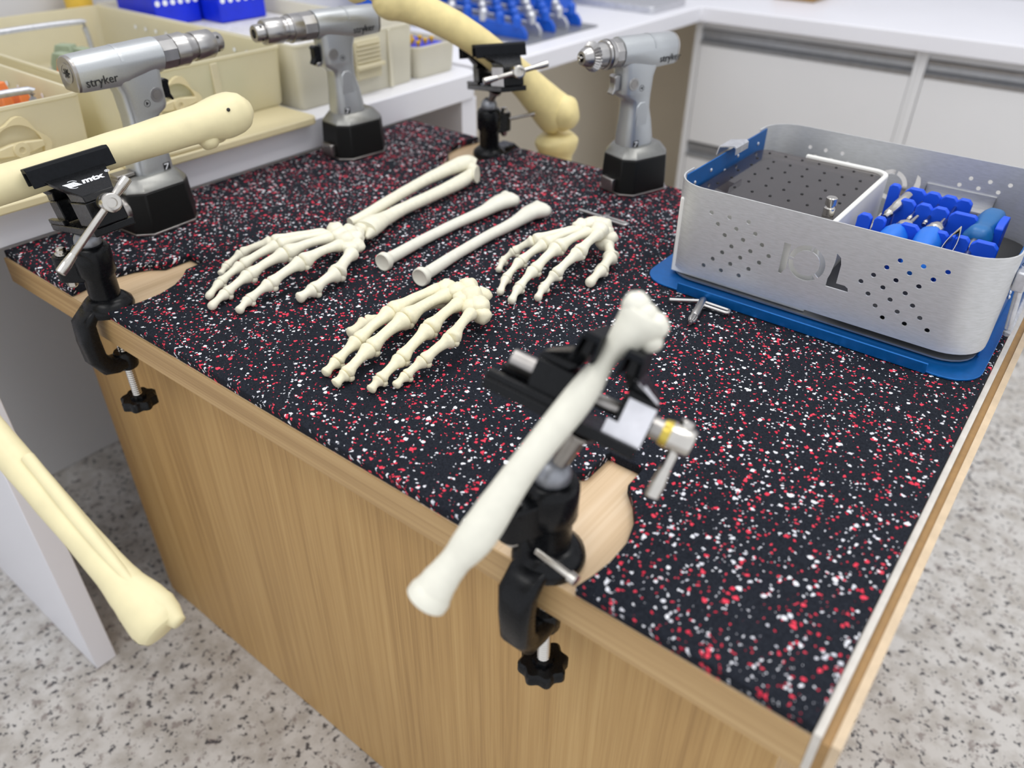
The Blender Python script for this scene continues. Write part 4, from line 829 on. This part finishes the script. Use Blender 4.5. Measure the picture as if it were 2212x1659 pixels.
# blue silicone posts, three rows; (x, y, width, tilt)
posts = [(0.7355, 0.569, 0.0105), (0.7555, 0.569, 0.019), (0.7718, 0.569, 0.0145), (0.7868, 0.569, 0.0160), (0.8002, 0.569, 0.0140),
         (0.7568, 0.533, 0.0165), (0.7730, 0.532, 0.0145), (0.7874, 0.532, 0.0155), (0.8086, 0.530, 0.0250),
         (0.7360, 0.472, 0.0125), (0.7496, 0.472, 0.0100), (0.7750, 0.472, 0.0185), (0.8020, 0.473, 0.0120), (0.8192, 0.473, 0.0125), (0.8374, 0.473, 0.0215), (0.8110, 0.472, 0.005)]
for x, y, wd in posts:
    h = wd / 2; c = min(h * 0.5, 0.004); zt = 0.0815
    MB().prism([(x - h, 0.0313), (x + h, 0.0313), (x + h, zt - c), (x + h - c, zt), (x - h + c, zt), (x - h, zt - c)], -y - 0.0035, -y + 0.0035, frame((0, 0, 0), (1, 0, 0), (0, 0, 1), (0, -1, 0))).build('silicone_post', M['sil'], S, bev=0.0009)
MB().prism([(0.519, 0.0313), (0.552, 0.0313), (0.552, 0.078), (0.548, 0.0815), (0.524, 0.0815), (0.519, 0.078)], 0.8362, 0.8432, frame((0, 0, 0), (0, 1, 0), (0, 0, 1), (1, 0, 0))).build('silicone_post', M['sil'], S, bev=0.0009)
# instruments lying across the posts
def handle(mb, a, b, prof, n=28, lobes=0, amp=0.0):
    a, b = V(a), V(b); d = (b - a); L = d.length; d.normalize(); e = ZV.cross(d).normalized(); f = d.cross(e)
    rs = [[a + d * L * k + (e * math.cos(2 * PI * i / n) + f * math.sin(2 * PI * i / n)) * r * (1 + amp * math.cos(lobes * 2 * PI * i / n)) for i in range(n)] for k, r in prof]
    mb.rings(rs); return mb
a, b = V((0.8298, 0.566, 0.072)), V((0.8262, 0.492, 0.072))
t = thing('screwdriver', 'surgical screwdriver with fat teal handle at the right of the steel case', 'screwdriver', (0.828, 0.53, 0.06))
handle(MB(), a, b, [(0, 0.003), (0.03, 0.008), (0.10, 0.0112), (0.25, 0.0128), (0.42, 0.0120), (0.58, 0.0098), (0.68, 0.0094), (0.76, 0.0112), (0.84, 0.0120), (0.92, 0.0116), (0.97, 0.0095), (1.0, 0.005)], lobes=6, amp=0.035).build('grip', M['teal'], t)
MB().lathe(b, V((0.8285, 0.430, 0.064)) - b, [(-0.001, 0.0035), (0.010, 0.0035), (0.020, 0.0028), (0.058, 0.0024)], 14).build('blade', M['steel'], t)
for lab, a, b, c1, m, l2 in (('surgical screwdriver with bright blue handle in the middle of the steel case', V((0.7925, 0.486, 0.072)), V((0.7955, 0.416, 0.064)), V((0.7930, 0.503, 0.073)), 'blueh', 0.0118), ('surgical screwdriver with blue handle beside the white divider', V((0.7675, 0.479, 0.070)), V((0.7600, 0.418, 0.062)), V((0.7695, 0.494, 0.072)), 'teal', 0.0115)):
    t = thing('screwdriver', lab, 'screwdriver', ((a + b) / 2).to_tuple())
    handle(MB(), a, b, [(0, l2 * 0.62), (0.05, l2 * 0.82), (0.2, l2), (0.38, l2 * 0.98), (0.58, l2 * 0.74), (0.75, l2 * 0.74), (0.9, l2 * 0.92), (0.98, l2 * 0.7), (1, l2 * 0.3)], lobes=5, amp=0.05).build('grip', M['blueh' if m == 'blueh' else 'blueh'], t)
    d = c1 - a; L = d.length
    MB().lathe(a, d, [(-0.001, l2 * 0.55), (0.003, l2 * 0.58), (0.004, l2 * 0.70), (0.008, l2 * 0.70), (0.0085, l2 * 0.60), (L * 0.8, l2 * 0.60), (L, l2 * 0.45)], 22).build('collar', M['chrome'], t)
    MB().lathe(c1, d, [(-0.001, 0.002), (0.02, 0.0016)], 10).build('blade', M['steel'], t)
g = MB().lathe((0.7515, 0.556, 0.077), V((0.7475, 0.500, 0.073)) - V((0.7515, 0.556, 0.077)), [(0, 0.003), (0.001, 0.0048), (0.030, 0.0048), (0.031, 0.0042), (0.050, 0.0042), (0.052, 0.0026), (0.060, 0.0024)], 20)
g.solo('drill_guide', M['chrome'], 'silver tube guide lying across the posts beside the white divider', 'drill guide')
for lab, p, q in (('thin steel drill bit between the posts nearest the white divider', (0.7648, 0.560, 0.073), (0.7662, 0.507, 0.071)), ('thin steel drill bit, middle one of three between the posts', (0.7795, 0.562, 0.073), (0.7805, 0.505, 0.071)), ('thin steel drill bit next to the widest blue post', (0.7940, 0.566, 0.073), (0.7965, 0.470, 0.069))):
    d = V(q) - V(p); L = d.length
    MB().lathe(p, d, [(0, 0.0010), (0.001, 0.0013), (L * 0.78, 0.0013), (L * 0.8, 0.0022), (L * 0.88, 0.0022), (L * 0.9, 0.0014), (L * 0.94, 0.0024), (L, 0.0016)], 12).solo('drill_bit', M['chrome'], lab, 'drill bit', group='drill bits in the steel case')
t = thing('forceps', 'thin steel forceps standing on edge in the steel case', 'forceps', (0.813, 0.455, 0.07))
for q in ((0.8085, 0.428, 0.071), (0.8165, 0.430, 0.071)):
    p = V((0.8135, 0.486, 0.083)); q = V(q); mid = p.lerp(q, 0.5) + V((0.0025 if q.x > 0.812 else -0.002, 0, 0))
    MB().tube([p, mid, q], [(0.0009, 0.0026), (0.0009, 0.0030), (0.0006, 0.0010)], 10).build('tine', M['chrome'], t)
MB().lathe((0.7418, 0.505, 0.072), (-0.0005, -0.04, -0.008), [(0, 0.0012), (0.012, 0.0012), (0.013, 0.0024), (0.018, 0.0024), (0.019, 0.0014), (0.048, 0.0014)], 12).solo('drill_bit', M['chrome'], 'thin steel drill bit in the front corner by the white divider', 'drill bit', group='drill bits in the steel case')

# ------------------------------------------------------------------ cream bins on the bench
ZBN = 0.0421
def bin_(label, x0, x1, y0, y1, z0, z1, mat, r=0.014, th=0.0028, slab=True, name='storage_bin'):
    t = thing(name, label, 'bin', ((x0 + x1) / 2, (y0 + y1) / 2, ZBN), group='cream plastic bins on the bench')
    def R3(e, z): return [(x, y, z) for x, y in rrect(x0 + e, x1 - e, y0 + e, y1 - e, max(0.003, r - e * 0.6), 5)]
    MB().rings([R3(0.006, z0), R3(0.004, z0 + 0.004), R3(0.002, (z0 + z1) / 2), R3(0.0, z1 - 0.004), R3(-0.0015, z1 - 0.003), R3(-0.0015, z1), R3(th, z1), R3(th + 0.002, (z0 + z1) / 2), R3(th + 0.005, z0 + 0.004)]).build('shell', mat, t, ang=50)
    return t
def slab(t, x0, x1, y0, y1):
    MB().prism(rrect(x0, x1, y0, y1, 0.012), ZBN, ZBN + 0.010).build('base_lid', M['bin_lid'], t, bev=0.002)
def latch_dial(t, x, y, z, mat):
    fr = frame((x, y, z), (0, 1, 0), (0, 0, 1), (1, 0, 0))
    n = 26; pts = []
    for i in range(n):
        a = PI * (-0.12 + 1.24 * i / (n - 1)); rr = 0.030 + 0.0035 * math.cos(5 * a); pts.append((rr * math.cos(a), rr * math.sin(a)))
    for i in range(n - 1, -1, -1):
        a = PI * (-0.12 + 1.24 * i / (n - 1)); pts.append((0.025 * math.cos(a), 0.025 * math.sin(a)))
    g = MB(fr); h = n; g.rings([[(pts[i][0], pts[i][1], -0.001), (pts[i][0], pts[i][1], 0.005), (pts[2 * n - 1 - i][0], pts[2 * n - 1 - i][1], 0.005), (pts[2 * n - 1 - i][0], pts[2 * n - 1 - i][1], -0.001)] for i in range(n)])
    ds = g.build('latch_dial', mat, t)
    MB(fr).prism([(-0.026, -0.004), (-0.008, -0.006), (0.008, -0.006), (0.026, -0.002), (0.025, 0.005), (0.008, 0.007), (-0.008, 0.007), (-0.026, 0.004)], 0.0, 0.007).build('latch_bar', mat, ds, bev=0.0015)
    MB(fr).lathe((0, 0, 0.0071), (0, 0, 1), [(0, 0.0085), (0.0025, 0.0080), (0.0028, 0.0035), (0.001, 0.0028)], 18).build('latch_hub', mat, ds)
p = bin_('large milky cream bin behind the left drill, full of green and orange parts', -0.545, -0.055, 0.168, 0.437, ZBN + 0.0105, 0.131, M['bin'])
slab(p, -0.56, 0.022, 0.150, 0.424)
latch_dial(p, -0.0535, 0.265, 0.088, M['bin_lid'])
MB().box(-0.0565, -0.0525, 0.322, 0.332, ZBN + 0.012, 0.126).build('rib', M['bin'], p, bev=0.001)
MB(frame((0.0075, 0.232, ZBN + 0.0102), (0, 1, 0), (-1, 0, 0), (0, 0, 1))).prism(rrect(-0.036, 0.032, -0.0125, 0.020, 0.009), 0, 0.006).build('label_tab', M['bin_lid'], p, bev=0.002)
text_part('OTXP', 0.020, frame((0.0175, 0.208, ZBN + 0.0163), (0, 1, 0), (-1, 0, 0), (0, 0, 1)), M['ink'], p, 'lettering', ext=0.0001)
q = bin_('milky cream bin nearest the viewer, with orange tags and a wire handle inside', -0.505, -0.030, -0.135, 0.143, ZBN + 0.0105, 0.131, M['bin'])
slab(q, -0.52, 0.022, -0.15, 0.147)
latch_dial(q, -0.0285, 0.060, 0.088, M['bin_lid'])
def perf(t, y, sg, x0, x1, n):
    for i in range(n):
        x = x0 + (x1 - x0) * i / (n - 1)
        MB().lathe((x, y, 0.112), (0, sg, 0), [(0, 0.0032), (0.0003, 0.0030)], 10).build('wall_hole', M['white_ink'], t)
perf(q, 0.1375, -1, -0.36, -0.06, 11)
perf(p, 0.4315, -1, -0.42, -0.10, 12)
r_ = bin_('tall pale bin behind the middle drill with a ribbed clip on its front', -0.56, -0.036, 0.444, 0.676, ZBN, 0.131, M['binw'], r=0.010)
MB().prism(rrect(-0.552, -0.044, 0.452, 0.668, 0.008), 0.100, 0.108).build('granular_fill', M['foam'], r_)
cl = MB().box(-0.0352, -0.0300, 0.548, 0.598, 0.066, 0.122).build('clip', M['bin'], r_, bev=0.002)
for i in range(5): MB().box(-0.0299, -0.0275, 0.550, 0.596, 0.090 + i * 0.006, 0.0935 + i * 0.006).build('clip_rib', M['bin'], cl, bev=0.0008)
MB().box(-0.0299, -0.0225, 0.546, 0.600, 0.082, 0.088).build('clip_rib', M['bin'], cl, bev=0.0015)
MB().box(-0.0358, -0.0335, 0.618, 0.625, ZBN + 0.002, 0.128).build('rib', M['binw'], r_, bev=0.0008)
s_ = bin_('small squat cream bin at the rounded end of the bench, blue rack inside', -0.20, -0.036, 0.682, 0.778, ZBN, 0.091, M['binw'], r=0.014)
g = MB().box(-0.19, -0.046, 0.692, 0.768, 0.055, 0.086); 
g.solo('blue_rack', M['rackb'], 'small blue rack with gold screws inside the squat cream bin', 'rack', bev=0.002)
for i, (x, y) in enumerate(((-0.075, 0.705), (-0.062, 0.712), (-0.085, 0.722), (-0.068, 0.735), (-0.09, 0.745), (-0.070, 0.752), (-0.11, 0.715), (-0.105, 0.738))):
    MB().lathe((x, y, 0.0862), (0, 0, 1), [(0, 0.0025), (0.004, 0.0025), (0.0042, 0.0045), (0.0075, 0.0045), (0.0085, 0.003)], 12).solo('gold_screw', M['gold'], 'gold screw standing in the small blue rack', 'screw', group='gold screws in the small blue rack')

# things inside the two near bins
t = thing('wire_handle', 'grey wire bail handle standing in the bin with orange tags', 'handle', (-0.25, 0.02, 0.06))
MB().tube([(-0.10, -0.10, 0.060), (-0.10, -0.10, 0.118), (-0.10, -0.085, 0.1265), (-0.10, 0.100, 0.1265), (-0.10, 0.118, 0.116), (-0.10, 0.120, 0.060)], [0.0042] * 6, 12, sub=4).build('bail', M['castal'], t)
MB().box(-0.35, -0.085, -0.11, 0.132, 0.0572, 0.060).build('wire_tray', M['dsteel'], t)
t = thing('wire_handle', 'grey wire bail handle standing in the bin with green parts', 'handle', (-0.4, 0.30, 0.06))
MB().tube([(-0.475, 0.195, 0.060), (-0.475, 0.195, 0.112), (-0.475, 0.205, 0.122), (-0.475, 0.360, 0.122), (-0.475, 0.376, 0.112), (-0.475, 0.378, 0.060)], [0.0042] * 6, 12, sub=4).build('bail', M['castal'], t)
MB().box(-0.49, -0.275, 0.18, 0.395, 0.0572, 0.060).build('wire_tray', M['castal'], t)
def tag_piece(name, c, sz, mat, label, grp, rz=0.0):
    x, y, z = c; a, b, h = sz
    MB(Matrix.Translation(V(c)) @ Matrix.Rotation(rz, 4, 'Z')).rings([[(-a, -b, 0), (a, -b, 0), (a, b, 0), (-a, b, 0)], [(-a, -b, h * 0.7), (a, -b, h * 0.7), (a, b, h * 0.7), (-a, b, h * 0.7)], [(-a * 0.7, -b * 0.7, h), (a * 0.7, -b * 0.7, h), (a * 0.7, b * 0.7, h), (-a * 0.7, b * 0.7, h)]]).solo(name, mat, label, 'tag', group=grp, bev=0.0015)
tag_piece('orange_tag', (-0.165, 0.108, 0.0602), (0.012, 0.010, 0.066), M['orange'], 'tall orange tag at the left edge of the nearest bin', 'orange tags in the bins', 0.3)
tag_piece('orange_tag', (-0.128, 0.098, 0.0602), (0.009, 0.007, 0.061), M['orange'], 'shorter orange tag beside the wire handle in the nearest bin', 'orange tags in the bins', 0.2)
tag_piece('orange_tag', (-0.131, 0.119, 0.0602), (0.009, 0.007, 0.062), M['orange'], 'orange tag closest to the far wall of the nearest bin', 'orange tags in the bins', 0.1)
tag_piece('orange_tag', (-0.295, 0.252, 0.0602), (0.012, 0.009, 0.050), M['orange'], 'small orange tag beside the sage green clips', 'orange tags in the bins', 0.2)
for i, (x, y, rz, hh) in enumerate(((-0.335, 0.268, 0.2, 0.050), (-0.372, 0.292, 0.5, 0.053), (-0.335, 0.298, 0.1, 0.052), (-0.325, 0.328, 0.4, 0.049))):
    tag_piece('green_clip', (x, y, 0.0602), (0.017, 0.011, hh), M['green'], ('sage green clip nearest the orange tag in the large bin', 'sage green clip in the large bin, behind the others', 'sage green clip in the middle of the large bin row', 'sage green clip hidden most by the left drill')[i], 'sage green clips in the large bin', rz)
for i, (y, z) in enumerate(((0.235, 0.07), (0.275, 0.068), (0.315, 0.07), (0.355, 0.066))):
    tag_piece('green_block', (-0.085, y, 0.0527), (0.014, 0.016, z), M['teal2'], 'emerald green block against the front wall of the large bin, ' + ('nearest the left drill', 'second from the left drill', 'third from the left drill', 'farthest from the left drill')[i], 'emerald green blocks in the large bin', 0.15 * i)
MB().lathe((-0.575, 0.425, 0.132), (0, 0, 1), [(-0.089, 0.02), (0.02, 0.022), (0.023, 0.025), (0.040, 0.025), (0.042, 0.022)], 24).solo('yellow_pot', M['yellow'], 'yellow capped pot standing in the gap behind the large bin', 'pot')

# blue perforated racks on top of the tall bin
def rack(label, x0, x1, y0, y1, z0, h, mat, nh, grp):
    t = thing('blue_rack', label, 'rack', ((x0 + x1) / 2, (y0 + y1) / 2, z0), group=grp)
    MB().box(x0, x1, y0, y1, z0, z0 + h).build('block', mat, t, bev=0.0025)
    for i in range(nh):
        y = y0 + (y1 - y0) * (i + 0.5) / nh
        MB().lathe((x1 + 0.0003, y, z0 + h * 0.62), (1, 0, 0), [(0, 0.0045), (0.0003, 0.0043)], 14).build('peg_hole', M['white_ink'], t)
    return t
rack('royal blue perforated rack on the tall pale bin, left of its twin', -0.52, -0.405, 0.462, 0.545, 0.1085, 0.055, M['rackb'], 6, 'royal blue racks on the tall bin')
rack('royal blue perforated rack on the tall pale bin, nearer the far bone', -0.47, -0.355, 0.549, 0.640, 0.1085, 0.055, M['rackb'], 6, 'royal blue racks on the tall bin')

# grey tray with azure racks on the counter
t = thing('metal_tray', 'grey metal tray of azure racks on the white counter', 'tray', (-0.26, 1.17, 0.036))
MB().prism(rrect(-0.50, -0.078, 1.03, 1.29, 0.008), 0.0362, 0.0385).build('plate', M['grey'], t, bev=0.0006)
for i in range(5):
    y = 1.065 + i * 0.048
    bl = MB().prism([(-0.47, 0.0386), (-0.105, 0.0386), (-0.105, 0.050), (-0.115, 0.062), (-0.46, 0.078), (-0.47, 0.078)], -y - 0.004, -y + 0.004, frame((0, 0, 0), (1, 0, 0), (0, 0, 1), (0, -1, 0))).build('rack_rail', M['castal' if i % 2 else 'rackb2'], t, bev=0.001)
    for k in range(8):
        x = -0.13 - k * 0.043; zz = 0.062 + (k + 0.3) * 0.0019
        MB().lathe((x, y, zz - 0.004), (0, 0, 1), [(0, 0.009), (0.018, 0.009), (0.024, 0.004)], 12).build('rack_peg', M['rackb2'] if (i * 3 + k * 2) % 5 < 3 else M['castal'], t)
rack('azure blue rack standing at the wall end of the grey tray', -0.56, -0.515, 1.03, 1.30, 0.0362, 0.085, M['rackb2'], 7, 'azure blue racks on the counter')
rack('azure blue rack behind the grey tray by the corner of the counter', -0.56, -0.25, 1.36, 1.44, 0.0362, 0.075, M['rackb2'], 3, 'azure blue racks on the counter')
t = thing('metal_tray', 'empty pale metal tray farther back on the white counter', 'tray', (-0.16, 1.56, 0.036))
MB().prism(rrect(-0.36, -0.06, 1.49, 1.66, 0.012), 0.0362, 0.052).build('pan', M['castal'], t, bev=0.002)
t = thing('wooden_block', 'brown wooden block at the back of the white counter', 'block', (0.12, 2.0, 0.036))
MB().box(0.06, 0.17, 1.90, 2.02, 0.0362, 0.064).build('block', M['brown_edge'], t, bev=0.004)
MB().box(0.065, 0.165, 1.905, 2.015, 0.0641, 0.078).build('lid', M['orange'], t, bev=0.003)
